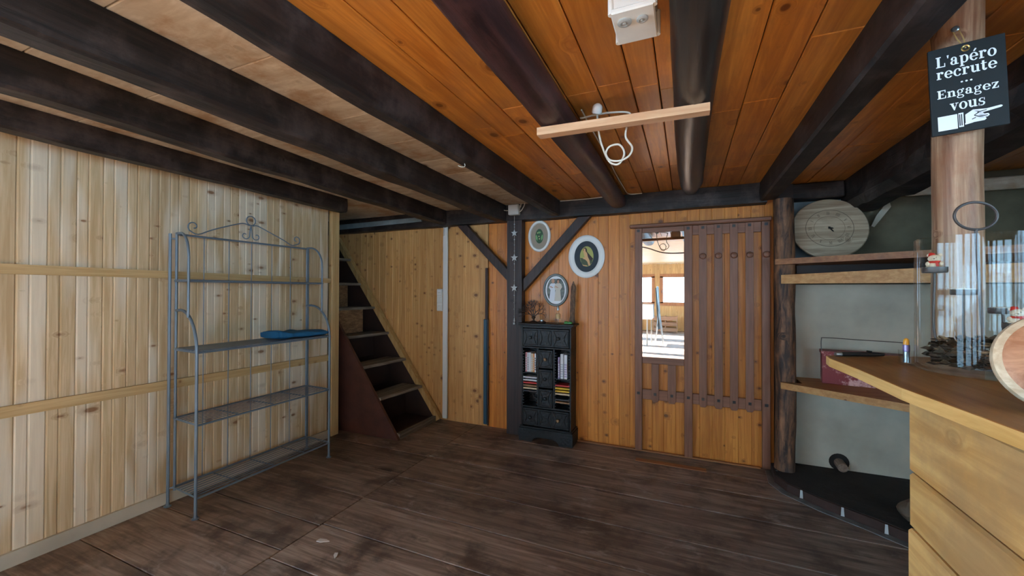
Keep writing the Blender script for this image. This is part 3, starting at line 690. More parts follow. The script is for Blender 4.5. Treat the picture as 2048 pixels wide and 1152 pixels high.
for i, (x, z) in enumerate(steps):
    mb = MB(); mb.rnd(); N = 14; vs = []
    for k in range(N + 1):
        y = 3.181 + (3.80 - 3.181) * k / N; x1 = x + .012 * mnoise.noise(Vector((y * 6, i, 2))) + (.05 * (k / N - .5))
        vs += [(x1, y, z - .028), (x1, y, z), (x - .26, y, z), (x - .26, y, z - .028)]
    mb.add(vs, [(k * 4 + j, k * 4 + (j + 1) % 4, (k + 1) * 4 + (j + 1) % 4, (k + 1) * 4 + j) for k in range(N) for j in range(4)] + [(3, 2, 1, 0), (N * 4, N * 4 + 1, N * 4 + 2, N * 4 + 3)])
    build(mb, 'tread', st, 'tread_worn')
    z0 = 0.03 if i == 0 else steps[i - 1][1]
    mb = MB(); mb.rnd(); xr = x - .045
    if i >= 3: mb.box(xr - .018, xr, 3.185, 3.74 - .02 * i, z0 + .001, z - .03); build(mb, 'riser', st, 'osb', label='chipboard riser')
    else: mb.box(xr - .20, xr - .18, 3.181, 3.82, z0 + .001, z - .03); build(mb, 'riser', st, 'stair_dark')

# added batten, its pale colour imitating bars of light above the stairwell
mb = MB(); mb.rnd(); mb.box(-4.0, -3.45, 3.73, 3.77, 2.225, 2.268).box(-3.41, -2.98, 3.73, 3.77, 2.230, 2.272).box(-2.94, -2.79, 3.73, 3.77, 2.238, 2.276)
mb2 = MB(); mb2.prism([(-4.0, 3.755, 2.215), (-2.74, 3.755, 2.235), (-2.74, 3.755, 2.285), (-4.0, 3.755, 2.275)], (0, .018, 0))
thing(mb2, 'light_bar_batten', 'pale_blue', 'pale blue grey batten imitating bars of light on the black beam above the stairs', 'batten')

# ------------------------------------------------------------------ wall bits on the back wall
cz = 3.8585
mb = MB(); mb.cbox(-2.505, -2.447, 3.835, cz, .03, 2.07, .004); mb.box(-2.503, -2.495, 3.84, cz, 2.07, 2.185).box(-2.457, -2.449, 3.84, cz, 2.07, 2.185).box(-2.503, -2.449, 3.853, cz, 2.07, 2.185)
thing(mb, 'cable_duct', 'white_plastic', 'white vertical plastic cable duct right of the light switches', 'cable duct')
sw = empty('switch_panel', (-2.555, cz, 1.26), 'white triple switch and socket panel left of the cable duct', 'light switch')
mb = MB(); mb.cbox(-2.592, -2.520, 3.85, cz, 1.225, 1.475, .003); build(mb, 'back_plate', sw, 'white_plastic')
for k, z in enumerate((1.435, 1.35, 1.265)):
    mb = MB(); mb.cbox(-2.588, -2.524, 3.841, 3.85, z - .034, z + .034, .004); o = build(mb, 'switch_plate', sw, 'white_plastic')
    mb = MB()
    if k == 0: mb.box(-2.572, -2.540, 3.838, 3.842, z - .004, z + .001)
    elif k == 2: mb.lathe([(.018, 0), (.021, .002), (.021, 0)], (-2.556, 3.842, z), (0, -1, 0)); 
    else: mb.cbox(-2.578, -2.534, 3.836, 3.841, z - .024, z + .024, .003)
    build(mb, 'rocker', o, 'old_grey' if k != 1 else 'white_plastic')
mb = MB(); mb.cbox(-1.992, -1.952, 3.838, cz, .03, 1.15, .004); thing(mb, 'blue_pipe_cover', 'blue_pole', 'narrow dark blue strip standing against the back wall', 'strip')
mb = MB(); mb.rnd(); mb.cbox(-1.975, -1.945, 3.842, cz, 1.152, 1.70, .003).cbox(-1.950, -1.935, 3.842, cz, .02, 1.151, .003); thing(mb, 'wall_strip', 'post_dark', 'dark brown wooden strip above and beside the blue strip', 'strip')

# small white junction box + its cables
jb = empty('junction_box', (-1.595, 3.76, 2.23), 'small white junction box at the top of the square post', 'junction box')
mb = MB(); mb.cbox(-1.653, -1.540, 3.715, 3.772, 2.222, 2.325, .006); build(mb, 'body', jb, 'white_plastic')
mb = MB(); mb.cbox(-1.648, -1.545, 3.708, 3.715, 2.227, 2.320, .004); build(mb, 'cover', jb, 'white_plastic')
def cubic(ps, n=8):
    """Catmull-Rom through the points"""
    P = [Vector(p) for p in ps]; P = [P[0] * 2 - P[1]] + P + [P[-1] * 2 - P[-2]]; out = []
    for i in range(1, len(P) - 2):
        for k in range(n):
            t = k / n; a, b, c, d = P[i - 1:i + 3]
            out.append(.5 * ((2 * b) + (c - a) * t + (2 * a - 5 * b + 4 * c - d) * t * t + (3 * b - a - 3 * c + d) * t ** 3))
    out.append(P[-2]); return out
mb = MB(); mb.tube(cubic([(-1.655, 3.74, 2.27), (-1.70, 3.72, 2.275), (-1.74, 3.70, 2.31), (-1.80, 3.68, 2.322), (-1.68 - .15, 3.5, 2.325)]), .004)
build(mb, 'cable', jb, 'cord'); mb = MB(); mb.tube(cubic([(-1.538, 3.74, 2.25), (-1.515, 3.735, 2.26), (-1.485, 3.73, 2.30), (-1.47, 3.72, 2.33)]), .004); mb.tube(cubic([(-1.538, 3.745, 2.29), (-1.525, 3.74, 2.30), (-1.52, 3.74, 2.33)]), .004); build(mb, 'cable', jb, 'cord')
# cable along the ceiling
mb = MB(); mb.tube(cubic([(-.460, 1.90, 2.322), (-.463, 2.2, 2.318), (-.462, 2.6, 2.318), (-.476, 3.0, 2.32), (-.475, 3.45, 2.315), (-.47, 3.73, 2.328), (-.36, 3.76, 2.329)]), .004)
thing(mb, 'ceiling_cable', 'cord', 'white cable running along the right side of the reddish round joist', 'cable')
mb = MB(); mb.tube(cubic([(-1.12, 3.765, 2.327), (-.9, 3.765, 2.325), (-.66, 3.765, 2.329)]), .004); thing(mb, 'ceiling_cable', 'cord', 'white cable along the top of the header beam between two joists', 'cable')

# star garland
ga = empty('star_garland', (-1.596, 3.755, 1.10), 'hanging garland of three grey stars on a string in front of the square post', 'garland')
mb = MB(); mb.tube([(-1.596, 3.748, 2.222), (-1.594, 3.748, 1.12)], .0012, 5)
build(mb, 'string', ga, 'cord')
mb = MB()
for z in (2.13, 2.10, 1.975, 1.92, 1.86, 1.73, 1.665, 1.56, 1.41, 1.335, 1.27, 1.20): mb.ball((-1.5955, 3.748, z), .006 if int(z * 100) % 2 else .0045, 8, 6)
build_split(mb, 'bead', ga, 'star')
def star_mesh(cx, cy, cz_, r, t=.006):
    p = []
    for k in range(10):
        q = PI / 2 + k * PI / 5; rr = r if k % 2 == 0 else r * .42; p.append((cx + rr * math.cos(q), cy, cz_ + rr * math.sin(q)))
    m_ = MB(); m_.prism(p, (0, t, 0)); return m_
for z, r in ((2.04, .036), (1.79, .040), (1.485, .040), (1.125, .016)): build(star_mesh(-1.5955, 3.744, z, r), 'star', ga, 'star')
mb = MB(); mb.lathe([(.002, 0), (.010, -.04), (.0, -.04)], (-1.594, 3.748, 1.185), seg=10); build(mb, 'bell', ga, 'star')

# ------------------------------------------------------------------ oval pictures
def oval(cx, cz_, rx, rz, n=48): return [(cx + rx * math.cos(2 * PI * k / n), cz_ + rz * math.sin(2 * PI * k / n)) for k in range(n)]
def ring(mb, cx, cz_, y0, prof, rx, rz, n=56):
    """moulding: prof = [(inset, height)], around an ellipse on the wall plane y0, height toward -Y"""
    vs = []
    for (ins, h) in prof:
        for k in range(n): q = 2 * PI * k / n; vs.append((cx + (rx - ins) * math.cos(q), y0 - h, cz_ + (rz - ins) * math.sin(q)))
    N = len(prof); mb.add(vs, [(i * n + k, (i + 1) * n + k, (i + 1) * n + (k + 1) % n, i * n + (k + 1) % n) for i in range(N - 1) for k in range(n)], True)
def slab(mb, pts, y, t=.001): mb.prism([(x, y, z) for x, z in pts], (0, t, 0))
def picture(cx, cz_, rx, rz, fw, key, label):
    o = empty('oval_picture', (cx, YB - .001, cz_ - rz), label, 'picture'); mb = MB()
    ring(mb, cx, cz_, YB - .001, [(0, 0), (0, .014), (fw * .25, .022), (fw * .75, .022), (fw, .012), (fw, .0)], rx, rz); build(mb, 'frame', o, key); return o
Y0 = YB - .010
p1 = picture(-1.371, 2.012, .120, .160, .030, 'frame_white', 'small white oval picture with a taupe mat and green motif, by the square post')
mb = MB(); slab(mb, oval(-1.371, 2.012, .092, .132), Y0, .008); build(mb, 'mat', p1, 'taupe')
mb = MB().mat('green_dark'); slab(mb, oval(-1.371, 2.012, .042, .074), Y0 - .002, .002)
mb.mat('green_light')
for s_ in (-1, 1): slab(mb, [(-1.371 + s_ * a, b) for a, b in ((.020, 1.965), (.036, 1.985), (.040, 2.015), (.030, 2.03), (.018, 2.0))], Y0 - .003)
slab(mb, oval(-1.371, 2.05, .016, .010, 16), Y0 - .003)
mb.mat('yellow_spot'); slab(mb, oval(-1.374, 2.010, .006, .006, 12), Y0 - .004); slab(mb, oval(-1.368, 1.985, .006, .006, 12), Y0 - .004); slab(mb, oval(-1.388, 2.045, .005, .006, 12), Y0 - .004)
build(mb, 'print', p1)
p2 = picture(-.887, 1.789, .177, .208, .058, 'frame_white', 'large white oval picture with a dark mat and painted woman, right of the brace')
mb = MB(); slab(mb, oval(-.887, 1.789, .120, .151), Y0, .008); build(mb, 'mat', p2, 'navy')
mb = MB().mat('olive'); cx, cz_ = -.884, 1.790; slab(mb, oval(cx, cz_, .066, .098), Y0 - .002, .002)
mb.mat('olive_dark'); slab(mb, [(cx - .064, cz_ - .012), (cx - .02, cz_ - .02), (cx + .02, cz_ - .008), (cx + .063, cz_ - .02), (cx + .052, cz_ - .062), (cx + .02, cz_ - .092), (cx - .02, cz_ - .092), (cx - .05, cz_ - .065)], Y0 - .003)
mb.mat('hair'); slab(mb, [(cx - .030, cz_ + .082), (cx - .012, cz_ + .088), (cx + .002, cz_ + .072), (cx + .004, cz_ + .045), (cx + .060, cz_ - .02), (cx + .045, cz_ - .045), (cx + .012, cz_ - .01), (cx - .01, cz_ + .04), (cx - .036, cz_ + .055)], Y0 - .004)
mb.mat('peach'); slab(mb, [(cx - .032, cz_ + .048), (cx - .028, cz_ + .075), (cx - .014, cz_ + .078), (cx - .010, cz_ + .05), (cx + .004, cz_ + .032), (cx + .012, cz_ - .004), (cx + .028, cz_ - .04), (cx + .036, cz_ - .088), (cx + .020, cz_ - .092), (cx + .006, cz_ - .05), (cx - .014, cz_ - .03), (cx - .034, cz_ - .022), (cx - .036, cz_ - .010), (cx - .018, cz_ - .010), (cx - .026, cz_ + .02)], Y0 - .005)
slab(mb, [(cx - .042, cz_ - .080), (cx + .0, cz_ - .086), (cx + .012, cz_ - .094), (cx - .03, cz_ - .092)], Y0 - .005)
build(mb, 'print', p2)
p3 = picture(-1.196, 1.463, .132, .164, .024, 'frame_grey', 'grey oval frame with a photograph of two women in long white dresses, above the cabinet')
mb = MB(); slab(mb, oval(-1.196, 1.463, .110, .142), Y0, .008); build(mb, 'mat', p3, 'foto_white')
cx, cz_ = -1.196, 1.463
mb = MB().mat('foto_bg'); slab(mb, [(x, max(cz_ - .105, min(cz_ + .112, z))) for x, z in oval(cx, cz_, .092, .135)], Y0 - .002, .002)
for (dx, dr, hk) in ((-.028, 'dress', 'skin'), (.026, 'dress2', 'hair')):
    a = cx + dx
    mb.mat(dr); slab(mb, [(a - .040, cz_ - .108), (a - .026, cz_ + .0), (a - .044, cz_ + .028), (a - .030, cz_ + .060), (a - .012, cz_ + .070), (a + .014, cz_ + .070), (a + .032, cz_ + .058), (a + .040, cz_ + .030), (a + .022, cz_ + .0), (a + .030, cz_ - .108)], Y0 - .003 - (.0005 if dx > 0 else 0))
    mb.mat(hk); slab(mb, oval(a, cz_ + .092, .017, .022, 16), Y0 - .0035)
    mb.mat('skin'); slab(mb, oval(a, cz_ + .086, .011, .016, 16), Y0 - .0045); slab(mb, [(a - .006, cz_ + .066), (a + .006, cz_ + .066), (a + .005, cz_ + .076), (a - .005, cz_ + .076)], Y0 - .0045)
    slab(mb, [(a - .032, cz_ + .030), (a + .0, cz_ + .020), (a + .0, cz_ + .028), (a - .028, cz_ + .042)], Y0 - .0045)
build(mb, 'photograph', p3)

# ------------------------------------------------------------------ black CD cabinet
cb = empty('cd_cabinet', (-1.23, 3.765, 0), 'tall narrow black distressed wooden cabinet with drawers and compact disc racks against the pine wall', 'cabinet')
XA, XB, YF, YK = -1.484, -.985, 3.672, 3.856
mb = MB(); mb.box(XA, XA + .014, YF, YK, .10, 1.105); mb.box(XB - .014, XB, YF, YK, .10, 1.105); mb.box(XA, XB, YK - .01, YK, .10, 1.105)
mb.box(XA, XB, YF, YK, 1.095, 1.11); mb.box(XA, XB, YF, YK, .898, .912); mb.box(XA, XB, YF, YK, .322, .337); mb.box(XA, XB, YF, YK, .10, .128)
mb.box(-1.322, -1.306, YF, YK, .337, .898); mb.box(-1.160, -1.144, YF, YK, .337, .898)
build(mb, 'body', cb, 'cab_black', .002)
mb = MB(); mb.cbox(XA - .012, XB + .012, YF - .012, YK, 1.110, 1.122, .003); mb.cbox(XA - .028, XB + .030, YF - .030, YK, 1.122, 1.142, .005); build(mb, 'top', cb, 'cab_black')
# base with bracket feet
def base_profile(x0, x1, y, n):
    m_ = (x0 + x1) / 2
    pts = [(x0, y, 0), (x0 + .13, y, 0), (x0 + .155, y, .035), (x0 + .20, y, .05), (x1 - .20, y, .05), (x1 - .155, y, .035), (x1 - .13, y, 0), (x1, y, 0), (x1, y, .125), (x0, y, .125)]
    return pts
mb = MB(); mb.prism(base_profile(XA - .018, XB + .02, YF - .022, 0), (0, .02, 0)); mb.box(XA - .018, XA + .002, YF - .002, YK, 0, .125); mb.box(XB, XB + .02, YF - .002, YK, 0, .125)
mb.cbox(XA - .012, XB + .014, YF - .016, YK, .125, .142, .004); build(mb, 'plinth', cb, 'cab_black', .003)
def drawer(x0, x1, z0, z1, knobs, panels, kn='cab_black'):
    mb = MB(); mb.cbox(x0, x1, YF - .006, YF + .12, z0, z1, .003)
    for a, b in panels:  # raised carved panels
        mb.cbox(a, b, YF - .013, YF - .004, z0 + .014, z1 - .014, .004)
        m_ = (a + b) / 2; zm = (z0 + z1) / 2
        for s_ in (-1, 1):
            mb.tube(cubic([(m_ + s_ * (b - a) * .42, YF - .013, z0 + .02), (m_ + s_ * (b - a) * .25, YF - .014, zm), (m_ + s_ * (b - a) * .42, YF - .013, z1 - .02)], 5), .0035, 6)
    d = build(mb, 'drawer', cb, 'cab_black')
    for kx_, key in knobs:
        mb = MB(); mb.lathe([(.006, 0), (.006, .008), (.014, .012), (.016, .018), (.012, .024), (.0, .026)], (kx_, YF - .012, (z0 + z1) / 2), (0, -1, 0), 14); build(mb, 'knob', d, key)
drawer(XA + .018, XB - .018, .917, 1.090, ((-1.385, 'cab_black'), (-1.105, 'cab_black')), ((-1.46, -1.31), (-1.295, -1.175), (-1.16, -1.01)))
drawer(XA + .018, XB - .018, .150, .318, ((-1.385, 'cab_black'), (-1.105, 'cab_knob')), ((-1.46, -1.31), (-1.295, -1.175), (-1.16, -1.01)))
for z0, z1, k in ((.714, .888, 'cab_knob'), (.528, .700, 'cab_black'), (.342, .512, 'cab_black')): drawer(-1.303, -1.163, z0, z1, ((-1.233, k),), ((-1.292, -1.174),))
mb = MB()  # slotted racks at both sides of each bay
for x, s_ in ((XA + .014, 1), (-1.322, -1), (-1.144, 1), (XB - .014, -1)):
    mb = MB()
    for k in range(20):
        z = .355 + k * .0265; mb.box(min(x, x + s_ * .012), max(x, x + s_ * .012), YF + .004, YK - .012, z, z + .011)
    build(mb, 'disc_rack', cb, 'cab_black')
def fm(name, col, rough=.5):
    if name not in MT: MT[name] = flat(name, col, rough)
    return name
WHT = fm('spine_white', (0.62, 0.63, 0.66)); CRM = fm('spine_cream', (0.62, 0.52, 0.34)); ORG = fm('spine_orange', (0.62, 0.24, 0.08)); PNK = fm('spine_rose', (0.50, 0.20, 0.22))
GRY = fm('spine_grey', (0.33, 0.35, 0.40)); LIL = fm('spine_lilac', (0.30, 0.24, 0.40)); RED = fm('case_red', (0.45, 0.03, 0.03)); YEL = fm('case_yellow', (0.68, 0.42, 0.02)); BRN = fm('case_brown', (0.28, 0.15, 0.07)); BLK = fm('case_black', (0.03, 0.03, 0.035))
def book(x0, x1, h, key, label, mark=None, zb=.664):
    o = empty('disc_case', ((x0 + x1) / 2, YF + .06, zb), label, 'disc case', 'upright cases in the black cabinet')
    mb = MB(); mb.cbox(x0, x1 - .001, YF + .012, YF + .14, zb, zb + h, .0015); build(mb, 'case', o, key)
    if mark:
        mb = MB()
        for k in range(6): mb.box(x0 + .003, x1 - .004, YF + .0105, YF + .0125, zb + .02 + k * .022, zb + .032 + k * .022)
        build(mb, 'spine_print', o, mark)
zb = .662
mb = MB(); mb.box(XA + .026, -1.334, YF + .008, YK - .012, .652, .661); mb.box(-1.132, XB - .026, YF + .008, YK - .012, .612, .621); build_split(mb, 'rack_floor', cb, 'cab_black')
book(-1.448, -1.430, .19, PNK, 'rose and white upright case, first on the left side of the cabinet', WHT)
book(-1.430, -1.410, .186, WHT, 'white upright case beside the rose one on the left side', GRY)
book(-1.410, -1.388, .188, WHT, 'plain white upright case in the middle of the left row')
book(-1.388, -1.368, .182, CRM, 'cream upright case left of the orange one', WHT)
book(-1.368, -1.352, .180, ORG, 'orange upright case in the left row', CRM)
book(-1.352, -1.336, .184, WHT, 'white speckled upright case at the right end of the left row', BLK)
zb = .622
book(-1.116, -1.098, .205, LIL, 'thin lilac patterned upright case on the right side of the cabinet', WHT, zb)
book(-1.092, -1.062, .235, WHT, 'wide white upright case beside the lilac one', GRY, zb)
book(-1.057, -1.026, .232, WHT, 'wide white upright case at the far right of the cabinet', LIL, zb)
def disc(x0, x1, z, key, label):
    o = empty('disc_case', ((x0 + x1) / 2, YF + .06, z), label, 'disc case', 'flat disc cases in the slots')
    mb = MB(); mb.cbox(x0, x1, YF + .004, YF + .13, z + .0005, z + .0135, .0012); build(mb, 'case', o, key)
L0, L1, R0, R1 = XA + .0145, -1.3225, -1.1435, XB - .0145
sl = [.355 + k * .0265 + .011 for k in range(20)]
L0 += .002; L1 -= .002; R0 += .002; R1 -= .002
for (k, key, nm) in ((9, WHT, 'uppermost white flat disc case in the left slots'), (8, WHT, 'second white flat disc case in the left slots'), (7, RED, 'red flat disc case in the left slots'), (6, BRN, 'brown flat disc case under the red one at left'), (5, CRM, 'cream flat disc case in the left slots'), (4, BLK, 'dark flat disc case lowest in the left slots')):
    disc(L0, L1, sl[k], key, nm)
for (k, key, nm) in ((7, RED, 'red flat disc case in the right slots'), (6, YEL, 'upper yellow flat disc case in the right slots'), (5, YEL, 'lower yellow flat disc case in the right slots'), (4, CRM, 'cream flat disc case in the right slots'), (2, BLK, 'dark flat disc case in the right slots'), (1, BRN, 'brown flat disc case lowest in the right slots')):
    disc(R0, R1, sl[k], key, nm)

# things on the cabinet
ZT = 1.1425
co = empty('branch_ornament', (-1.385, 3.745, ZT), 'dark coral shaped branch ornament on a small base, left on the cabinet', 'ornament')
mb = MB(); mb.lathe([(0, 0), (.045, 0), (.048, .006), (.030, .012), (.010, .02), (.008, .035)], (-1.385, 3.745, ZT), seg=18); mb.lathe([(.008, .03), (.020, .05), (.022, .055), (.01, .062), (0, .062)], (-1.385, 3.745, ZT), seg=14); build(mb, 'base', co, 'coral')
mb = MB(); rb = random.Random(5)
def branch(p, d, L, r, dep):
    q = p + d * L; mb.tube([p, (p + q) / 2 + Vector((rb.uniform(-.003, .003), 0, rb.uniform(-.003, .003))), q], [r, r * .85, r * .7], 6)
    if dep == 0: return
    for s_ in ((-1, 1) if rb.random() < .75 else (-1, 0, 1)):
        a = s_ * rb.uniform(.30, .62); nd = Vector((d.x * math.cos(a) + d.z * math.sin(a), d.y * .5 + rb.uniform(-.25, .2), d.z * math.cos(a) - d.x * math.sin(a))).normalized()
        if nd.y > 0: nd.y *= .3
        branch(q, nd, L * rb.uniform(.68, .9), r * .72, dep - 1)
for a in (-1.0, -.55, -.1, .4, .95): branch(Vector((-1.385, 3.745, ZT + .055)), Vector((math.sin(a), 0, math.cos(a))), .050, .0055, 4)
build(mb, 'branches', co, 'coral')
bw = empty('tealight_holder', (-1.285, 3.70, ZT), 'low dark tealight holder with a silver candle cup beside the branch ornament', 'candle holder')
mb = MB(); mb.lathe([(0, 0), (.038, 0), (.042, .010), (.034, .018), (.020, .020), (0, .018)], (-1.285, 3.70, ZT), seg=20); build(mb, 'holder', bw, 'coral')
mb = MB(); mb.lathe([(0, .019), (.019, .019), (.019, .030), (.017, .030), (.017, .026), (0, .026)], (-1.285, 3.70, ZT), seg=18); build(mb, 'tealight', bw, 'steel')
bo = empty('small_bottle', (-1.127, 3.72, ZT), 'small clear bottle with silver cap and tan label under the photograph', 'bottle')
mb = MB(); mb.lathe([(0, 0), (.021, 0), (.022, .004), (.022, .09), (.012, .118), (.009, .125), (.009, .138), (0, .138)], (-1.127, 3.72, ZT), seg=20); build(mb, 'bottle', bo, 'glass')
mb = MB(); mb.lathe([(.0225, .045), (.0228, .047), (.0228, .085), (.0205, .094)], (-1.127, 3.72, ZT), seg=20); build(mb, 'label', bo, 'cork')
mb = MB(); mb.lathe([(.010, .126), (.011, .127), (.011, .160), (.008, .166), (0, .167)], (-1.127, 3.72, ZT), seg=16); build(mb, 'cap', bo, 'steel')
mb = MB(); mb.rnd(); seg = 12; vs = []; N = 24
for i in range(N + 1):
    t = i / N; z = ZT + .405 * t
    for k in range(seg):
        q = 2 * PI * k / seg; r = (.024 - .004 * t) * (1 if t < .88 else max(.25, (1.0 - t) / .12)) * (1 + .35 * mnoise.noise(Vector((math.cos(q) * 1.5, math.sin(q) * 1.5, z * 22))))
        vs.append((-1.008 + .012 * t + r * math.cos(q) * 1.1, 3.80 + r * math.sin(q) * .8, z))
mb.add(vs, [(i * seg + k, i * seg + (k + 1) % seg, (i + 1) * seg + (k + 1) % seg, (i + 1) * seg + k) for i in range(N) for k in range(seg)], True); mb.add(vs[:seg], [list(range(seg))[::-1]]); mb.add(vs[-seg:], [list(range(seg))])
thing(mb, 'driftwood_stick', 'driftwood', 'gnarled brown wooden stick standing upright on the right of the cabinet top', 'stick')
mb = MB(); mb.cbox(-1.062, -.985, 3.695, 3.735, ZT, ZT + .016, .004); mb.ball((-1.045, 3.715, ZT + .018), .014, 10, 6, (1.4, 1, .5)); mb.ball((-1.01, 3.715, ZT + .017), .012, 10, 6, (1.4, 1, .5))
thing(mb, 'green_trinket', 'lime', 'small bright green trinket lying in front of the wooden stick', 'trinket')

# ------------------------------------------------------------------ coat rack with mirror
cr = empty('coat_rack', (.09, 3.84, 0), 'mahogany stained coat rack panel with a tall mirror and five slats with knobs', 'coat rack')
y0, y1 = 3.832, 3.8585
for nm, xa, xb, za in (('upright', -.429, -.367, .012), ('upright', -.015, .051, .012), ('upright', .569, .628, .012)):
    mb = MB(); mb.rnd(); mb.cbox(xa, xb, y0 - .004, y1, za, 2.028, .003); build(mb, nm, cr, 'rack_brown')
mb = MB(); mb.rnd(); mb.cbox(-.475, .640, 3.806, y1, 2.030, 2.062, .008); build(mb, 'cornice', cr, 'rack_brown_x')
mb = MB(); mb.rnd(); mb.cbox(-.366, -.016, y0 + .006, y1, 1.985, 2.028, .002); mb.cbox(.052, .568, y0 + .010, y1, 1.945, 2.028, .002); build(mb, 'top_rail', cr, 'rack_brown_x')
mb = MB(); mb.rnd(); mb.cbox(-.366, -.016, y0 + .010, y1, .475, .565, .002); mb.cbox(.052, .568, y0 + .010, y1, .475, .565, .002); build(mb, 'bottom_rail', cr, 'rack_brown_x')
mb = MB(); mb.rnd(); mb.cbox(-.366, -.016, y0 + .006, y1, .80, .858, .002); build(mb, 'middle_rail', cr, 'rack_brown_x')
for (xa, xb) in ((.103, .163), (.221, .284), (.338, .398), (.453, .512)):
    mb = MB(); mb.rnd(); xm = (xa + xb) / 2
    mb.prism([(xa, y0 - .004, .478), (xa + .012, y0 - .004, .458), (xb - .012, y0 - .004, .458), (xb, y0 - .004, .478), (xb, y0 - .004, 2.027), (xa, y0 - .004, 2.027)], (0, .013, 0))
    s = build(mb, 'slat', cr, 'rack_brown', .002)
    mb = MB(); mb.box(xm - .011, xm + .011, y0 - .009, y0 - .004, 1.993, 2.015).box(xm - .011, xm + .011, y0 - .009, y0 - .004, .517, .540); build_split(mb, 'nut', s, 'nut')
    mb = MB(); mb.lathe([(.010, 0), (.010, .010), (.022, .014), (.026, .022), (.022, .034), (.010, .040), (0, .041)], (xm, y0 - .004, 1.755), (0, -1, 0), 18); build(mb, 'knob', s, 'rack_brown')
mb = MB(); mb.lathe([(.010, 0), (.010, .010), (.022, .014), (.026, .022), (.022, .034), (.010, .040), (0, .041)], (.60, y0 - .004, 1.755), (0, -1, 0), 18); build(mb, 'knob', cr, 'rack_brown')
for (xa, xb) in ((-.286, -.224), (-.150, -.082)):
    mb = MB(); mb.rnd(); xm = (xa + xb) / 2
    mb.prism([(xa, y0 - .002, .478), (xa + .012, y0 - .002, .458), (xb - .012, y0 - .002, .458), (xb, y0 - .002, .478), (xb, y0 - .002, .80), (xa, y0 - .002, .80)], (0, .011, 0))
    s = build(mb, 'short_slat', cr, 'rack_brown', .002)
    mb = MB(); mb.box(xm - .011, xm + .011, y0 - .007, y0 - .002, .517, .540); build_split(mb, 'nut', s, 'nut')
mb = MB()
for xm in (-.398, .018, .600):
    for z in ((1.993, .517)): mb.box(xm - .012, xm + .012, y0 - .009, y0 - .004, z, z + .023)
build_split(mb, 'nut', cr, 'nut')
mb = MB(); mb.box(-.366, -.016, 3.846, 3.852, .859, 1.984); build(mb, 'mirror', cr, 'mirror', label='tall mirror reflecting the bright veranda')
mb = MB(); mb.rnd(); mb.cbox(-1.0, .56, 3.835, y1, 0, .014, .003); mb.prism([(-.40, 3.60, 0), (.15, 3.60, 0), (.15, 3.66, 0), (-.40, 3.66, 0)], (0, 0, .006))
struct(mb, 'baseboard_back', 'shelf_brown')

# ------------------------------------------------------------------ metal baker's rack
rk = empty('metal_shelf_rack', (-3.02, 2.10, 0), 'tall grey blue wrought iron shelf rack with scrolled crest against the pale pine wall', 'shelf rack')
RT = .0095; BX = -3.195; FX = -2.86; UX = -2.955
for (ya, yb2, ysd) in ((1.575, 1.603, 1.560), (2.655, 2.627, 2.600)):
    mb = MB(); mb.tube([(BX, ya, .012), (BX, ya, 1.835)], RT); mb.tube([(BX + .02, yb2, .10), (BX + .02, yb2, 1.84)], RT * .85)
    mb.tube([(BX, ya, 1.80), (BX + .02, yb2, 1.80)], .006); mb.tube([(BX, ya, .12), (BX + .02, yb2, .12)], .006); build(mb, 'back_post', rk, 'metal_grey')
    mb = MB()
    yy = (yb2 + ysd) / 2
    arc = [(BX + .02, yb2, 1.838), (BX + .06, yb2, 1.838)] + [(BX + .06 + (UX - BX - .06) * math.sin(q), yb2 + (ysd - yb2) * math.sin(q), 1.838 - .17 * (1 - math.cos(q))) for q in [PI / 2 * k / 8 for k in range(1, 9)]] + [(UX, ysd, 1.5), (UX, ysd, 1.275)]
    mb.tube(arc, RT * .85)
    arc = [(BX + .02, yb2, 1.315), (BX + .08, yb2, 1.318)] + [(BX + .08 + (FX - BX - .08) * math.sin(q), yb2 + (ysd - yb2) * math.sin(q), 1.318 - .27 * (1 - math.cos(q))) for q in [PI / 2 * k / 9 for k in range(1, 10)]] + [(FX, ysd, .8), (FX, ysd, .012)]
    mb.tube(arc, RT); build(mb, 'side_frame', rk, 'metal_grey')
    mb = MB(); mb.lathe([(0, 0), (.021, 0), (.022, .004), (.012, .010), (.011, .022), (0, .022)], (FX, ysd, 0), seg=14); build(mb, 'foot', rk, 'metal_grey')
    mb = MB(); mb.lathe([(0, 0), (.021, 0), (.022, .004), (.012, .010), (.011, .022), (0, .022)], (BX, ya, 0), seg=14); build(mb, 'foot', rk, 'metal_grey')
for z, fx in ((.125, FX), (.588, FX), (1.052, FX), (1.515, UX)):
    mb = MB(); a, b = 1.585, 2.618
    mb.tube([(fx, a - .015, z), (fx, b - .01, z), (BX + .02, b + .01, z), (BX + .02, a + .01, z)], .0075, 8, closed=True)
    n = 9 if fx == FX else 7
    for k in range(1, n): x = BX + .02 + (fx - BX - .02) * k / n; mb.tube([(x, a, z + .006), (x, b, z + .006)], .0028, 6)
    for y in (a + .25, (a + b) / 2, b - .25): mb.tube([(BX + .02, y, z - .001), (fx, y, z - .001)], .004, 6)
    if z == 1.052: mb.box(BX + .03, fx - .006, a + .004, b - .004, z + .008, z + .011)
    build(mb, 'shelf', rk, 'metal_grey')
mb = MB(); mb.tube([(BX + .02, 1.60, 1.832), (BX + .02, 2.63, 1.832)], RT * .8); 
for k in range(5): y = 1.775 + k * .172; mb.tube([(BX + .016, y, .125), (BX + .016, y, 1.83)], .0032, 6)
build(mb, 'back_rods', rk, 'metal_grey')
def spiral(cy, cz_, r0, r1, a0, turns, n=26):
    return [(BX + .02, cy + (r0 + (r1 - r0) * k / n) * math.cos(a0 + turns * 2 * PI * k / n), cz_ + (r0 + (r1 - r0) * k / n) * math.sin(a0 + turns * 2 * PI * k / n)) for k in range(n + 1)]
mb = MB(); ym = 2.11
mb.tube(spiral(ym, 2.005, .036, .036, 0, 1), .0045, 8)
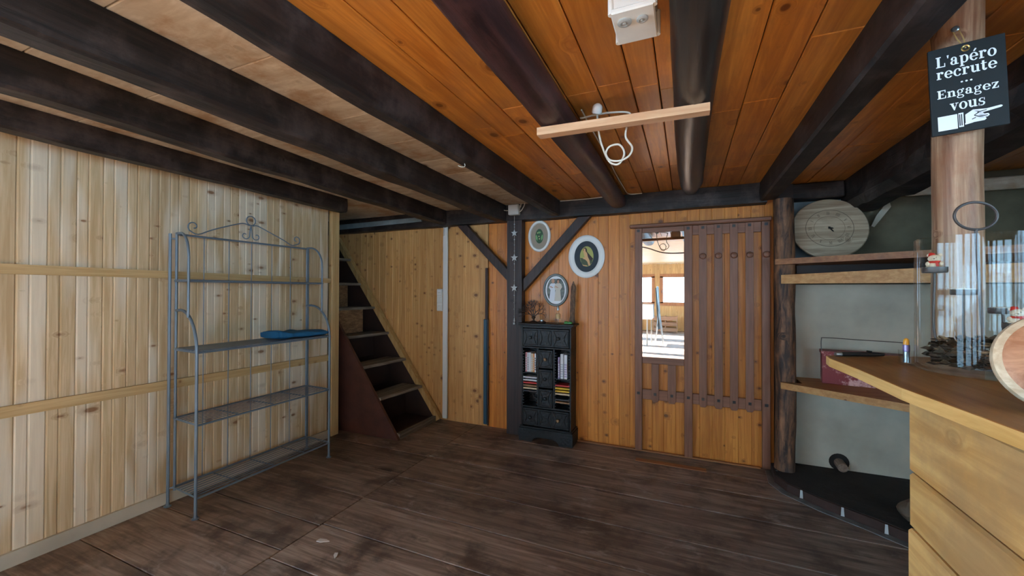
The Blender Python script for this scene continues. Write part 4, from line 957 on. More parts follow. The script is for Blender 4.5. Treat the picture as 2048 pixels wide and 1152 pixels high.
for s_ in (-1, 1):
    L = [(ym + s_ * .012, 1.965), (ym + s_ * .05, 1.975), (ym + s_ * .10, 1.965), (ym + s_ * .28, 1.895), (ym + s_ * .375, 1.848), (ym + s_ * .425, 1.862)]
    if s_ > 0: L = [(ym + .012, 1.965), (ym + .05, 1.972), (ym + .10, 1.955), (ym + .28, 1.885), (ym + .36, 1.848), (ym + .42, 1.862)]
    tail = spiral(ym + s_ * .405, 1.900, .040, .010, -PI / 2 + s_ * .6, .9 * s_) 
    mb.tube(cubic([(BX + .02, a, b) for a, b in L[:-1]] + tail, 4), .0045, 8)
    mb.tube(cubic([(BX + .02, ym, 1.968), (BX + .02, ym + s_ * .006, 1.93)] + spiral(ym + s_ * .045, 1.885, .035, .009, PI + (0 if s_ > 0 else PI), .85 * (1 if s_ > 0 else -1)), 4), .004, 8)
build(mb, 'crest', rk, 'metal_grey', label='scrolled iron crest')
# blue cloth
mb = MB(); N, K = 40, 18; vs = []; 
def cz2(u, v):
    return 1.068 + .045 * (math.sin(PI * min(1, max(0, v))) ** .45) * (1 - .35 * abs(2 * u - 1) ** 3) + .008 * mnoise.noise(Vector((u * 5, v * 4, 1))) + .012 * (1 - u) * math.sin(v * 7) ** 2
rows = []
for i in range(N + 1):
    u = i / N; ring_ = []
    w_ = .26 * (1 - .25 * (1 - u)) ; yc = 2.165 + u * .445
    for k in range(K):
        q = 2 * PI * k / K; rr = .5 * w_; dx = math.copysign(abs(math.cos(q)) ** .5, math.cos(q)); dz = math.copysign(abs(math.sin(q)) ** .6, math.sin(q))
        e = (min(1, i / 2.0) * min(1, (N - i) / 2.0)) or .02
        h = (.017 + .009 * mnoise.noise(Vector((u * 5, math.cos(q) * 2, 4))) + .008 * math.exp(-((u - .08) / .1) ** 2) + .010 * math.exp(-((u - .55) / .12) ** 2)) * max(e, .55)
        fold = .014 * mnoise.noise(Vector((u * 4 + 9, dx * 1.6, .5)))
        x = -3.00 + .05 * (u - .5) + rr * dx * (1 if e > .5 else .9) + (.01 * mnoise.noise(Vector((u * 7, 3, 3))))
        z = 1.088 + (h + (fold if dz > 0 else 0)) * (dz if abs(dz) > .2 else dz) + (.006 if dz > 0 else 0) + (.016 * (1 - u) ** 3 if dz > 0 else 0)
        if dz <= 0: z = max(z, 1.0665)
        vs.append((min(x, -2.852), yc + .03 * dx * (.5 - u), z))
mb.add(vs, [(i * K + k, (i + 1) * K + k, (i + 1) * K + (k + 1) % K, i * K + (k + 1) % K) for i in range(N) for k in range(K)], True)
mb.add(vs[:K], [list(range(K))]); mb.add(vs[-K:], [list(range(K))[::-1]])
o = thing(mb, 'folded_cloth', 'cloth_blue', 'folded petrol blue cloth lying on the middle shelf of the metal rack', 'cloth')
o.modifiers.new('s', 'SUBSURF').levels = 1

# ------------------------------------------------------------------ shelves, hearth and things in the niche
he = empty('hearth', (1.3, 3.4, 0), 'low soot black hearth slab in front of the white panel', 'hearth')
hp = [(.632, 3.855), (.618, 3.625), (.672, 3.482), (.848, 3.303), (1.039, 3.168), (1.18, 3.05), (1.55, 2.78), (2.55, 2.3), (2.55, 3.925), (.80, 3.925), (.80, 3.87)]
mb = MB().mat('hearth_side'); mb.prism([(x, y, .0005) for x, y in hp], (0, 0, .058)); build(mb, 'curb', he)
mb = MB().mat('soot'); c_ = [(x + (.012 if x < 2 else 0), y + (.016 if y < 3.5 else 0)) for x, y in hp]; mb.prism([(x, y, .0585) for x, y in c_], (0, 0, .003)); build(mb, 'slab', he)
mb = MB(); e = hp[:8]; inner = [Vector((x - .004, y - .004, .0005)) for x, y in e]; outer = [Vector((x - .045, y - .040, .0005)) for x, y in e]
for i in range(len(e) - 1): mb.prism([outer[i], outer[i + 1], inner[i + 1], inner[i]], (0, 0, .005))
thing(mb, 'floor_edge_strip', 'lead', 'grey metal edging strip on the floor around the black hearth', 'strip')
for (x, y), nm in (((.645, 3.70), 'pale upright metal tab nearest the coat rack on the hearth edge'), ((.740, 3.405), 'pale upright metal tab second from the coat rack on the hearth edge'), ((.925, 3.240), 'pale upright metal tab third from the coat rack on the hearth edge'), ((1.098, 3.108), 'pale upright metal tab nearest the bar on the hearth edge')):
    mb = MB(); mb.prism([(x - .009, y, .006), (x + .009, y - .004, .006), (x + .006, y - .003, .062), (x - .006, y, .062)], (.001, .003, 0)); thing(mb, 'metal_tab', 'tab', nm, 'tab', 'metal tabs along the hearth edge')
mb = MB(); mb.rnd(); mb.tube([(1.10, 3.94, .115), (1.10, 3.84, .105)], .034, 16); 
log_o = thing(mb, 'log_stub', 'ash_log', 'short round log end poking out under the white panel', 'log')
mb = MB(); mb.lathe([(.0, 0), (.062, 0), (.066, .003), (.0, .004)], (1.10, 3.929, .118), (0, -1, 0), 20); o = build(mb, 'flue_hole', wp, 'soot')
mb = MB(); mb.ball((1.25, 3.20, .132), .065, 14, 10, (1, .8, .95), .3); thing(mb, 'hearth_stone', 'stone', 'brown rounded stone on the hearth beside the bar', 'stone')
us = empty('wall_shelf', (1.3, 3.7, 1.66), 'upper brown shelf carrying the wooden clock', 'shelf')
mb = MB(); mb.rnd(); mb.prism([(.63, 3.640, 1.66), (1.30, 3.18, 1.66), (1.9, 2.8, 1.66), (2.55, 2.8, 1.66), (2.55, 4.08, 1.66), (.80, 4.08, 1.66), (.80, 3.663, 1.66), (.63, 3.663, 1.66)], (0, 0, .042)); build(mb, 'board', us, 'shelf_brown')
mb = MB(); mb.rnd(.1); mb.prism([(.80, 3.80, 1.597), (2.5, 3.80, 1.597), (2.5, 3.925, 1.597), (.80, 3.925, 1.597)], (0, 0, .062)); build(mb, 'gap_shade_block', us, 'stair_dark')  # added dark block, puts the shade of the gap under the shelf into colour
mb = MB(); mb.rnd(); P0 = (.668, 3.66); P1 = (1.30, 3.22)
mb.hexa([(.668, 3.642, 1.514), (1.9, 2.86, 1.502), (1.9, 2.89, 1.502), (.685, 3.660, 1.514), (.668, 3.642, 1.580), (1.9, 2.86, 1.617), (1.9, 2.89, 1.617), (.685, 3.660, 1.580)])
mb.hexa([(.803, 3.583, 1.556), (1.9, 2.889, 1.575), (1.9, 3.928, 1.575), (.803, 3.928, 1.556), (.803, 3.583, 1.578), (1.9, 2.889, 1.595), (1.9, 3.928, 1.595), (.803, 3.928, 1.578)])
thing(mb, 'shelf_ledger', 'shelf_orange', 'light orange board fixed directly under the upper brown shelf', 'board')
mb = MB(); mb.rnd(); mb.prism([(.665, 3.640, .712), (1.26, 3.245, .712), (1.9, 2.80, .712), (2.5, 2.8, .712), (2.5, 3.928, .712), (.805, 3.928, .712), (.805, 3.660, .712), (.665, 3.660, .712)], (0, 0, .048))
thing(mb, 'wall_shelf', 'shelf_orange', 'lower orange pine shelf carrying the red tin box', 'shelf')
# pale patch of wall behind the clock
mb = MB(); mb.prism([(.80, 4.04, 1.705), (1.19, 4.04, 1.705), (1.16, 4.04, 2.20), (.80, 4.04, 2.20)], (0, .01, 0)); thing(mb, 'backing_board', 'pale_blue', 'pale blue board standing behind the wooden clock', 'board')
mb = MB(); mb.prism([(1.452, 4.062, 2.215), (1.474, 4.062, 2.12), (1.44, 4.062, 2.07), (1.37, 4.062, 1.965), (1.35, 4.062, 1.975), (1.385, 4.062, 2.06), (1.43, 4.062, 2.13)], (0, .012, 0))
thing(mb, 'plaster_patch', 'white_panel', 'pale jagged patch of plaster on the grey green wall right of the clock', 'patch')
mb = MB(); mb.rnd(); mb.cbox(1.56, 2.3, 4.03, 4.075, 2.19, 2.28, .008); thing(mb, 'wall_timber', 'ceil_grey', 'weathered grey timber on the plaster wall behind the log post', 'timber')

# clock
ck = empty('wooden_clock', (1.035, 3.83, 1.703), 'round bleached wooden clock with roman numerals leaning on the upper shelf', 'clock')
CKR = .250; cc = Vector((1.035, 3.905, 1.703 + CKR * math.cos(.26) + .006)); tilt = Matrix.Rotation(-.26, 3, 'X')
def ckp(x, z, y=0): return cc + tilt @ Vector((x, y, z))
mb = MB(); mb.rnd(); n = 64
prof = [(0, .012), (CKR - .006, .012), (CKR, .006), (CKR, -.008), (CKR - .006, -.014), (0, -.014)]
vs = []
for r, y in prof:
    for k in range(n): q = 2 * PI * k / n; vs.append(ckp(r * math.cos(q), r * math.sin(q), y))
mb.add(vs, [(i * n + k, i * n + (k + 1) % n, (i + 1) * n + (k + 1) % n, (i + 1) * n + k) for i in range(5) for k in range(n)]); build(mb, 'dial', ck, 'clock_wood')
MT['engrave'] = flat('burnt_engraving', (0.10, 0.07, 0.045), .7)
mb = MB()
for rr, wd in ((.152, .0035), (.098, .002)):
    vs = []
    for r in (rr, rr + wd):
        for k in range(n): q = 2 * PI * k / n; vs.append(ckp(r * math.cos(q), r * math.sin(q), -.0148))
    mb.add(vs, [(k, (k + 1) % n, n + (k + 1) % n, n + k) for k in range(n)])
build(mb, 'rings', ck, 'engrave')
mb = MB(); R_ = ['XII', 'I', 'II', 'III', 'IIII', 'V', 'VI', 'VII', 'VIII', 'IX', 'X', 'XI']
def stroke(a, x0, z0, x1, z1, w_, rr):
    """numeral stroke in a frame at angle a (radial up)"""
    u = Vector((math.cos(a), math.sin(a))); t = Vector((math.sin(a), -math.cos(a)))
    d = Vector((x1 - x0, z1 - z0)); d.normalize(); pn = Vector((-d.y, d.x)) * w_ / 2; P = []
    for (x, z) in ((x0 + pn.x, z0 + pn.y), (x1 + pn.x, z1 + pn.y), (x1 - pn.x, z1 - pn.y), (x0 - pn.x, z0 - pn.y)):
        q = u * (rr + z) + t * x; P.append(ckp(q.x, q.y, -.0148))
    mb.add(P, [(0, 1, 2, 3)])
for i, s in enumerate(R_):
    a = PI - i * PI / 6; wds = {'I': .007, 'V': .014, 'X': .014}; tot = sum(wds[c] for c in s); x = -tot / 2
    for c in s:
        m_ = x + wds[c] / 2
        if c == 'I': stroke(a, m_, -.012, m_, .012, .0028, .125)
        if c == 'V': stroke(a, m_ - .005, .012, m_, -.012, .0028, .125); stroke(a, m_ + .005, .012, m_, -.012, .0018, .125)
        if c == 'X': stroke(a, m_ - .005, .012, m_ + .005, -.012, .0028, .125); stroke(a, m_ + .005, .012, m_ - .005, -.012, .0018, .125)
        x += wds[c]
build(mb, 'numerals', ck, 'engrave')
mb = MB()
def hand(ang, L, w_):
    d = Vector((math.cos(ang), math.sin(ang))); p = Vector((-d.y, d.x)) * w_
    mb.prism([ckp(*(d * -L * .25 + p), -.020), ckp(*(d * L * .7 + p * 1.4), -.020), ckp(*(d * L), -.020), ckp(*(d * L * .7 - p * 1.4), -.020), ckp(*(d * -L * .25 - p), -.020)], tilt @ Vector((0, .002, 0)))
hand(-.95, .045, .0035); hand(-.25, .028, .004); mb.lathe([(.008, 0), (.008, .01), (0, .011)], ckp(0, 0, -.014), tilt @ Vector((0, -1, 0)), 12); build(mb, 'hands', ck, 'nut')

# red tin box
tb = empty('tin_box', (1.1, 3.75, .76), 'worn red metal box with a wire handle on the lower shelf behind the bar', 'tin box')
A_ = Vector((.945, 3.735, .7605)); U_ = Vector((.985, -.17, 0)).normalized(); W_ = Vector((.17, .985, 0)); 
def tb_box(mb, u0, u1, w0, w1, z0, z1):
    p = []
    for z in (z0, z1):
        for (u, w_) in ((u0, w0), (u1, w0), (u1, w1), (u0, w1)): q = A_ + U_ * u + W_ * w_; p.append((q.x, q.y, .7605 + z))
    mb.hexa(p)
mb = MB(); tb_box(mb, 0, .47, 0, .13, 0, .235); tb = tb; build(mb, 'body', tb, 'tin', .004)
mb = MB(); tb_box(mb, -.006, .476, -.006, .136, .225, .245); tb_box(mb, -.003, .473, -.003, .0, .168, .174); tb_box(mb, -.003, .473, -.003, .0, .115, .120); build(mb, 'rim', tb, 'tin')
mb = MB(); hpnt = lambda u, z: tuple(A_ + U_ * u + W_ * .0 + Vector((0, 0, z)))
mb.tube(cubic([hpnt(-.003, .24), hpnt(-.003, .33), hpnt(.02, .345), hpnt(.2, .342), hpnt(.45, .337), hpnt(.473, .32), hpnt(.473, .24)], 6), .003, 8); build(mb, 'handle', tb, 'wire')

# ------------------------------------------------------------------ bar counter
bc = empty('bar_counter', (.9, 1.1, 0), 'honey coloured plank bar counter in the right foreground', 'bar counter')
mb = MB(); rows = [0.004, .25, .51, .72, .937, 1.058, 1.224]
for a, b in zip(rows[:-1], rows[1:]):
    mb.rnd(); off = random.uniform(-.004, .004); mb.cbox(.448 + off, .472 + off, -.6, 1.165, a, b - .003, .005)
for a, b in zip(rows[:-1], rows[1:]): mb.rnd(); mb.cbox(.4785, 1.30, 1.13, 1.155, a, b - .003, .005)
build(mb, 'side_planks', bc, 'counter_side')
mb = MB().mat('counter_top'); mb.rnd()
tp = [(.432, -.6), (.448, .80), (.434, .95), (.418, 1.10), (.414, 1.32), (.402, 1.50), (.408, 1.555), (.46, 1.60), (.54, 1.635), (.66, 1.65), (.90, 1.72), (1.30, 1.72), (1.30, -.6)]
mb.prism([(x, y, 1.224) for x, y in tp], (0, 0, .0255)); build(mb, 'top', bc)
mb = MB().mat('counter_edge'); mb.rnd()
for (a, b) in zip(tp[:9], tp[1:10]):
    A1 = Vector((*a, 0)); B1 = Vector((*b, 0)); d = (B1 - A1).normalized(); o_ = Vector((-d.y, d.x, 0)) * .004
    mb.prism([(A1.x, A1.y, 1.2245), (B1.x, B1.y, 1.2245), (B1.x + o_.x, B1.y + o_.y, 1.2245), (A1.x + o_.x, A1.y + o_.y, 1.2245)], (0, 0, .0248))
build(mb, 'edge_board', bc, label='pale bevelled front edge')

TOPZ = 1.2505
# jar
JX, JY, JR, JH = .677, 1.376, .124, .338
jr = empty('glass_vase', (JX, JY, TOPZ), 'large clear cylindrical glass vase on the bar holding a candle stand', 'vase')
mb = MB(); t = .004
mb.lathe([(0, 0), (JR - .008, 0), (JR - .002, .003), (JR, .010), (JR, JH - .002), (JR - .002, JH), (JR - t, JH - .002), (JR - t, .016), (JR - .012, .010), (0, .009)], (JX, JY, TOPZ), seg=72); build(mb, 'glass_wall', jr, 'glass')
# potpourri
mb = MB(); rg = random.Random(3)
for i in range(460):
    a = rg.uniform(0, 2 * PI); r = (JR - .024) * math.sqrt(rg.random()); z = TOPZ + .018 + rg.uniform(0, .075) * (1 - .3 * r / JR)
    mb.mat('leaf' if rg.random() < .88 else 'leaf2'); c = Vector((JX + r * math.cos(a), JY + r * math.sin(a), z)); L = rg.uniform(.008, .019)
    q = Matrix.Rotation(rg.uniform(0, 6), 3, 'Z') @ Matrix.Rotation(rg.uniform(-1.1, 1.1), 3, 'X')
    pts = [q @ Vector(v) for v in ((-L, 0, 0), (-L * .3, L * .5, L * .15), (L * .5, L * .4, L * .2), (L, 0, 0), (L * .4, -L * .45, L * .15), (-L * .4, -L * .5, L * .2))]
    pts = [c + p for p in pts]; mid = c + q @ Vector((0, 0, -L * .25)); cen = len(pts); mb.add(pts + [mid], [(k, (k + 1) % 6, 6) for k in range(6)])
o = thing(mb, 'potpourri', None, 'dried leaves and petals filling the bottom of the glass vase', 'potpourri'); o['kind'] = 'stuff'
# candle stand in the jar
cs = empty('candle_stand', (JX, JY, TOPZ + .012), 'dark metal candle stand with four small plates and a ring handle inside the vase', 'candle stand')
def campt(px, py, zc):
    return Vector((0, 0, H)) + R @ Vector(((px - 1024) / 805, -(py - 576) / 805, -1)) * zc
# plate centres in the room: measured
PL = [Vector((.612, 1.440, 1.5115)), Vector((.676, 1.455, 1.452)), Vector((.742, 1.44, 1.405)), Vector((.722, 1.352, 1.372))]
mb = MB(); base = Vector((JX, JY, TOPZ + .012)); mb.lathe([(0, 0), (.05, 0), (.05, .004), (0, .006)], base, seg=24)
for p in PL:
    b_ = base + (p - base) * .35; b_.z = base.z + .01
    mb.tube(cubic([base + Vector((0, 0, .004)), Vector((p.x * .6 + base.x * .4, p.y * .6 + base.y * .4, base.z + .03)), Vector((p.x, p.y, base.z + .07)), p - Vector((0, 0, .008))], 6), .003, 8)
mb.tube([base, Vector((.660, 1.372, 1.607))], .0035, 8); build(mb, 'stem', cs, 'stand')
mb = MB(); dirv = Vector((.80, .33, 0)).normalized(); cR = base + Vector((0, 0, .383)); cR = Vector((.660, 1.372, 1.640))
mb.tube([cR + dirv * .052 * math.cos(q) + Vector((0, 0, 1)) * .034 * math.sin(q) for q in [2 * PI * k / 40 for k in range(40)]], .0032, 8, closed=True); build(mb, 'ring_handle', cs, 'stand')
for p in PL:
    mb = MB(); mb.lathe([(0, -.009), (.024, -.009), (.0255, -.006), (.0255, .006), (.0235, .006), (.0235, -.002), (0, -.002)], p, seg=24); build(mb, 'plate', cs, 'stand')
mb = MB(); mb.lathe([(0, -.001), (.021, -.001), (.021, .008), (.004, .008), (.001, .016), (0, .026)], PL[1], seg=20); thing(mb, 'tealight_candle', 'wax', 'white tealight candle on the middle plate inside the vase', 'candle')
mb = MB(); mb.lathe([(0, -.001), (.021, -.001), (.021, .007), (0, .008)], PL[2], seg=20); thing(mb, 'tealight_candle', 'wax', 'white tealight candle on the right hand plate inside the vase', 'candle')
def bear(p, face, label, s=1.0):
    o = empty('bear_figurine', p, label, 'figurine'); M3 = Matrix.Rotation(face, 3, 'Z')
    def T(x, y, z): return p + M3 @ Vector((x, y, z)) * s
    mb = MB().mat('bear'); mb.ball(T(0, 0, .013), .0135 * s, 16, 10, (1.15, .95, .95))
    mb.ball(T(0, -.002, .033), .0125 * s, 16, 10, (1.15, 1, .92)); mb.ball(T(0, -.013, .0305), .0058 * s, 12, 8, (1.2, 1, .8))
    for q in (-1, 1):
        mb.ball(T(q * .011, .001, .0435), .0050 * s, 10, 7); mb.ball(T(q * .013, -.013, .0055), .0062 * s, 12, 8, (1, 1.3, .9)); mb.ball(T(q * .0135, -.006, .018), .0055 * s, 10, 7, (.9, 1.1, 1.3))
    build(mb, 'body', o)
    mb = MB(); mb.tube([T(.0108 * math.cos(k * PI / 8), .0108 * math.sin(k * PI / 8), .0235) for k in range(16)], .0034 * s, 8, closed=True); mb.prism([T(.002, -.0145, .022), T(.008, -.0145, .022), T(.010, -.0155, .010), T(.004, -.0155, .010)], M3 @ Vector((0, .003, 0)) * s); build(mb, 'scarf', o, 'bear_red')
    mb = MB(); mb.lathe([(.0085, 0), (.0065, .005), (.002, .008), (0, .008)], T(-.006, .002, .0425), (-.35, 0, 1), 12); build(mb, 'hat', o, 'bear_red')
    mb = MB(); mb.ball(T(0, -.0183, .032), .0014 * s, 8, 6)
    for q in (-1, 1): mb.ball(T(q * .0042, -.0128, .0365), .0011 * s, 8, 6)
    build(mb, 'eyes_and_nose', o, 'black')
fa = math.atan2(-PL[0].x, PL[0].y) * 1.0
bear(PL[0] + Vector((0, 0, -.002)), -.45, 'cream bear figurine with red scarf and hat on the upper left candle plate', .93)
bear(PL[3] + Vector((0, 0, -.002)), -.45, 'cream bear figurine with red scarf on the lower right plate of the candle stand', .93)

# wooden slice standing in front of the vase
wsl = empty('wooden_disc', (.58, .97, TOPZ), 'thick round wooden disc standing on the bar at the right edge of the photo', 'wooden disc')
cD = Vector((.865, 1.235, TOPZ + .122)); dv = Vector((-.62, -.76, .16)).normalized(); 
cD = Vector((.568, .950, TOPZ + .085)); dv = Vector((-.30, -.90, .28)).normalized()
mb = MB(); mb.rnd(); rD = .086
mb.lathe([(0, .020), (rD * .55, .020), (rD * .78, .018), (rD * .86, .015)], cD, dv, 56); build(mb, 'face', wsl, 'slice')
mb = MB(); mb.rnd(); mb.lathe([(rD * .86, .015), (rD * .97, .008), (rD, -.002), (rD * .97, -.014), (rD * .8, -.022), (0, -.023)], cD, dv, 56); build(mb, 'rim', wsl, 'slice_edge')

# small glass with an orange-capped stick, and a black knife
gl = empty('shot_glass', (.562, 1.440, TOPZ), 'small clear shot glass beside the left foot of the vase', 'glass'); gp = Vector((.556, 1.448, TOPZ))
gl.location = gp
mb = MB(); mb.lathe([(0, 0), (.015, 0), (.017, .040), (.0158, .040), (.014, .006), (0, .005)], gp, seg=28); build(mb, 'glass_body', gl, 'glass')
ls = empty('orange_capped_stick', gp + Vector((0, 0, .0065)), 'lilac and silver stick with a rounded orange cap standing in the shot glass', 'stick')
mb = MB(); mb.lathe([(0, 0), (.0068, 0), (.0068, .042), (0, .042)], gp + Vector((0, 0, .0065)), seg=18); build(mb, 'barrel', ls, 'steel')
mb = MB(); mb.lathe([(.0070, .030), (.0078, .031), (.0078, .048), (.0070, .049)], gp + Vector((0, 0, .0065)), seg=18); build(mb, 'band', ls, 'purple')
mb = MB(); mb.lathe([(.0064, .049), (.0064, .058), (.0055, .063), (.003, .066), (0, .067)], gp + Vector((0, 0, .0065)), seg=18); build(mb, 'cap', ls, 'orange_cap')
kn = empty('pocket_knife', (.49, 1.575, TOPZ), 'black folding knife with a steel end lying at the corner of the bar', 'knife')
a_, b_ = Vector((.425, 1.548, TOPZ + .007)), Vector((.560, 1.598, TOPZ + .007)); 
mb = MB(); mb.tube([a_ + (b_ - a_) * t_ for t_ in (.12, .2, .5, .8, 1)], [.0066, .007, .0068, .0068, .0045], 10); build(mb, 'handle', kn, 'black')
mb = MB(); mb.tube([a_ + (b_ - a_) * t_ for t_ in (0, .03, .125)], [.005, .0068, .0068], 10); build(mb, 'bolster', kn, 'steel')
mb = MB(); mb.tube([a_ + (b_ - a_) * .75 + Vector((0, 0, .008)), a_ + (b_ - a_) * .66 + Vector((0, 0, .010))], .003, 6); build(mb, 'clip', kn, 'black')

# ------------------------------------------------------------------ sign on the post
S_TL, S_TR, S_BR, S_BL = [Vector(v) for v in ((.660, 1.574, 2.161), (.818, 1.567, 2.174), (.8275, 1.573, 1.9213), (.6665, 1.581, 1.8915))]
S_TL, S_TR, S_BR, S_BL = campt(1857, 103, 1.185), campt(2012, 64, 1.105), campt(2020, 247, 1.105), campt(1863, 274, 1.185)
ce = (S_TL + S_TR + S_BR + S_BL) / 4; ux = ((S_TR - S_TL) + (S_BR - S_BL)).normalized(); uz = ((S_TL - S_BL) + (S_TR - S_BR)); uz = (uz - ux * uz.dot(ux)).normalized(); un = ux.cross(uz).normalized()
SW = ((S_TR - S_TL).length + (S_BR - S_BL).length) / 2; SH = ((S_TL - S_BL).length + (S_TR - S_BR).length) / 2
if un.dot(ce - Vector((0, 0, H))) > 0: un = -un
def sp(x, z, d=0): return ce + ux * x + uz * z + un * d
sg = empty('hanging_sign', sp(0, -SH / 2), 'black hanging sign with white French lettering and a pointing hand, hung on the log post', 'sign')
hw, hh = SW / 2, SH / 2
mb = MB(); mb.prism([sp(-hw, -hh), sp(hw, -hh), sp(hw, hh), sp(-hw, hh)], -un * .010); build(mb, 'board', sg, 'sign_black', .002)
# --- slab serif lettering made of strokes
class Glyphs:
    """letters on a grid: x-height 1, stem .26, hairline .1; polygons in 2-D"""
    def __init__(s): s.p = []; s.ox = 0; s.s = 1; s.oy = 0
    def poly(s, pts): s.p.append([(s.ox + x * s.s, s.oy + y * s.s) for x, y in pts])
    def rect(s, x0, y0, x1, y1): s.poly([(x0, y0), (x1, y0), (x1, y1), (x0, y1)])
    def arc(s, cx, cy, rx, ry, tx, ty, a0, a1, n=20):
        """band between outer ellipse and inner ellipse (rx-tx, ry-ty)"""
        for k in range(n):
            q0 = math.radians(a0 + (a1 - a0) * k / n); q1 = math.radians(a0 + (a1 - a0) * (k + 1) / n)
            s.poly([(cx + rx * math.cos(q0), cy + ry * math.sin(q0)), (cx + rx * math.cos(q1), cy + ry * math.sin(q1)), (cx + (rx - tx) * math.cos(q1), cy + (ry - ty) * math.sin(q1)), (cx + (rx - tx) * math.cos(q0), cy + (ry - ty) * math.sin(q0))])
    def dot(s, cx, cy, r, n=14): s.poly([(cx + r * math.cos(2 * PI * k / n), cy + r * math.sin(2 * PI * k / n)) for k in range(n)])
    def g(s, c):
        T, h = .27, .11
        if c == 'o': s.arc(.5, .5, .5, .53, .27, .10, 0, 360, 28); return 1.0
        if c == 'c': s.arc(.5, .5, .5, .53, .27, .10, 45, 325, 24); s.dot(.76, .74, .15); return .95
        if c in 'eé':
            s.arc(.5, .5, .5, .53, .27, .10, 0, 325, 26); s.rect(.2, .46, .98, .56)
            if c == 'é': s.poly([(.42, 1.15), (.62, 1.15), (.86, 1.46), (.66, 1.52)])
            return 1.0
        if c == 'a': s.rect(.52, 0, .79, .72); s.arc(.43, .70, .36, .33, .2, .10, 0, 160, 12); s.dot(.22, .74, .14); s.arc(.38, .28, .36, .30, .24, .09, 60, 310, 18); s.rect(.74, 0, .98, .11); return 1.02
        if c == 'p': s.rect(.12, -.42, .39, 1.0); s.rect(0, .90, .2, 1.0); s.rect(0, -.45, .54, -.34); s.arc(.58, .5, .46, .53, .27, .10, -130, 130, 22); return 1.08
        if c == 'r': s.rect(.12, 0, .39, 1.0); s.rect(0, .9, .2, 1.0); s.rect(0, 0, .56, .11); s.arc(.58, .62, .28, .41, .1, .12, 60, 170, 10); s.dot(.70, .84, .155); return .88
        if c == 'u':
            s.rect(.12, .3, .39, 1.0); s.rect(0, .9, .2, 1.0); s.rect(.70, 0, .97, 1.0); s.rect(.56, .9, .75, 1.0); s.rect(.9, 0, 1.1, .11); s.arc(.44, .33, .32, .35, .27, .12, 180, 330, 14); return 1.13
        if c == 'n': s.rect(.12, 0, .39, 1.0); s.rect(0, .9, .2, 1.0); s.rect(0, 0, .5, .11); s.rect(.70, 0, .97, .7); s.rect(.6, 0, 1.1, .11); s.arc(.65, .67, .32, .36, .27, .12, 0, 150, 14); return 1.13
        if c == 't': s.rect(.14, .25, .41, 1.32); s.rect(0, .9, .66, 1.0); s.arc(.42, .28, .28, .31, .26, .12, 180, 350, 14); return .74
        if c == 'z': s.rect(.05, .89, .85, 1.0); s.rect(.05, 0, .85, .11); s.poly([(.05, .1), (.36, .1), (.85, .9), (.54, .9)]); s.rect(.05, .68, .14, 1.0); s.rect(.76, 0, .85, .32); return .92
        if c == 'v': s.poly([(.10, .95), (.40, .95), (.66, .25), (.55, 0), (.48, 0)]); s.poly([(.82, .95), (.91, .95), (.58, 0), (.50, 0)]); s.rect(0, .9, .52, 1.0); s.rect(.68, .9, 1.06, 1.0); return 1.05
        if c == 's':
            s.arc(.42, .74, .36, .29, .22, .09, 50, 270, 16); s.arc(.42, .28, .38, .31, .22, .10, -130, 90, 16); s.rect(.68, .68, .77, 1.0); s.rect(.04, .0, .13, .34); s.poly([(.2, .64), (.42, .60), (.62, .40), (.42, .42)]); return .88
        if c == 'g':
            s.arc(.42, .66, .38, .36, .2, .08, 0, 360, 22); s.arc(.46, -.20, .46, .28, .16, .09, 0, 360, 22); s.arc(.82, .96, .16, .14, .08, .08, 60, 180, 8); s.dot(.86, .94, .1); s.poly([(.12, .34), (.3, .34), (.28, .12), (.80, .08), (.80, -.02), (.12, .02)]); return 1.0
        if c == "'": s.poly([(.05, 1.42), (.30, 1.42), (.22, 1.02), (.12, 1.02)]); return .36
        if c == 'L': s.rect(.14, 0, .46, 1.42); s.rect(0, 1.30, .62, 1.42); s.rect(0, 0, 1.1, .12); s.rect(.99, 0, 1.1, .48); return 1.2
        if c == 'E': s.rect(.14, 0, .46, 1.42); s.rect(0, 1.30, 1.1, 1.42); s.rect(0, 0, 1.14, .12); s.rect(1.0, 1.0, 1.1, 1.42); s.rect(1.03, 0, 1.14, .44); s.rect(.4, .66, .8, .77); s.rect(.72, .52, .8, .9); return 1.24
        if c == '.': s.dot(.2, .2, .19); return .62
        return .4
    def text(s, t, x0, x1, y, h):
        """fit text between x0 and x1 with x-height h (wide letters)"""
        save = len(s.p); s.ox, s.oy, s.s = 0, 0, 1; x = 0
        for c in t: s.ox = x; x += s.g(c) + .07
        tot = x - .07; k = (x1 - x0) / tot
        s.p[save:] = [[(x0 + px * k, y + py * h) for px, py in poly] for poly in s.p[save:]]
G = Glyphs()
# sign-plane coordinates: fractions measured on the sign (0..1 across, 0..1 down)
def fx(u): return (u - .5) * SW
def fz(v): return (.5 - v) * SH
G.text("L'apéro", fx(.10), fx(.88), fz(.222), SH * .086)
G.text('recrute', fx(.10), fx(.88), fz(.358), SH * .082)
G.text('...', fx(.41), fx(.585), fz(.445), SH * .05)
G.text('Engagez', fx(.095), fx(.89), fz(.583), SH * .067)
G.text('vous', fx(.255), fx(.715), fz(.742), SH * .082)
mb = MB()
for i, poly in enumerate(G.p):
    mb.add([sp(x, z, .0008 + (i % 5) * .00003) for x, z in poly], [list(range(len(poly)))])
build(mb, 'lettering', sg, 'sign_white')
mb = MB()
def hp2(pts, d=.0009): mb.add([sp(fx(u), fz(v), d) for u, v in pts], [list(range(len(pts)))])
hp2([(.085, .79), (.345, .79), (.345, .955), (.085, .955)])                                   # sleeve
hp2([(.36, .785), (.425, .785), (.425, .945), (.36, .945)])                                    # cuff
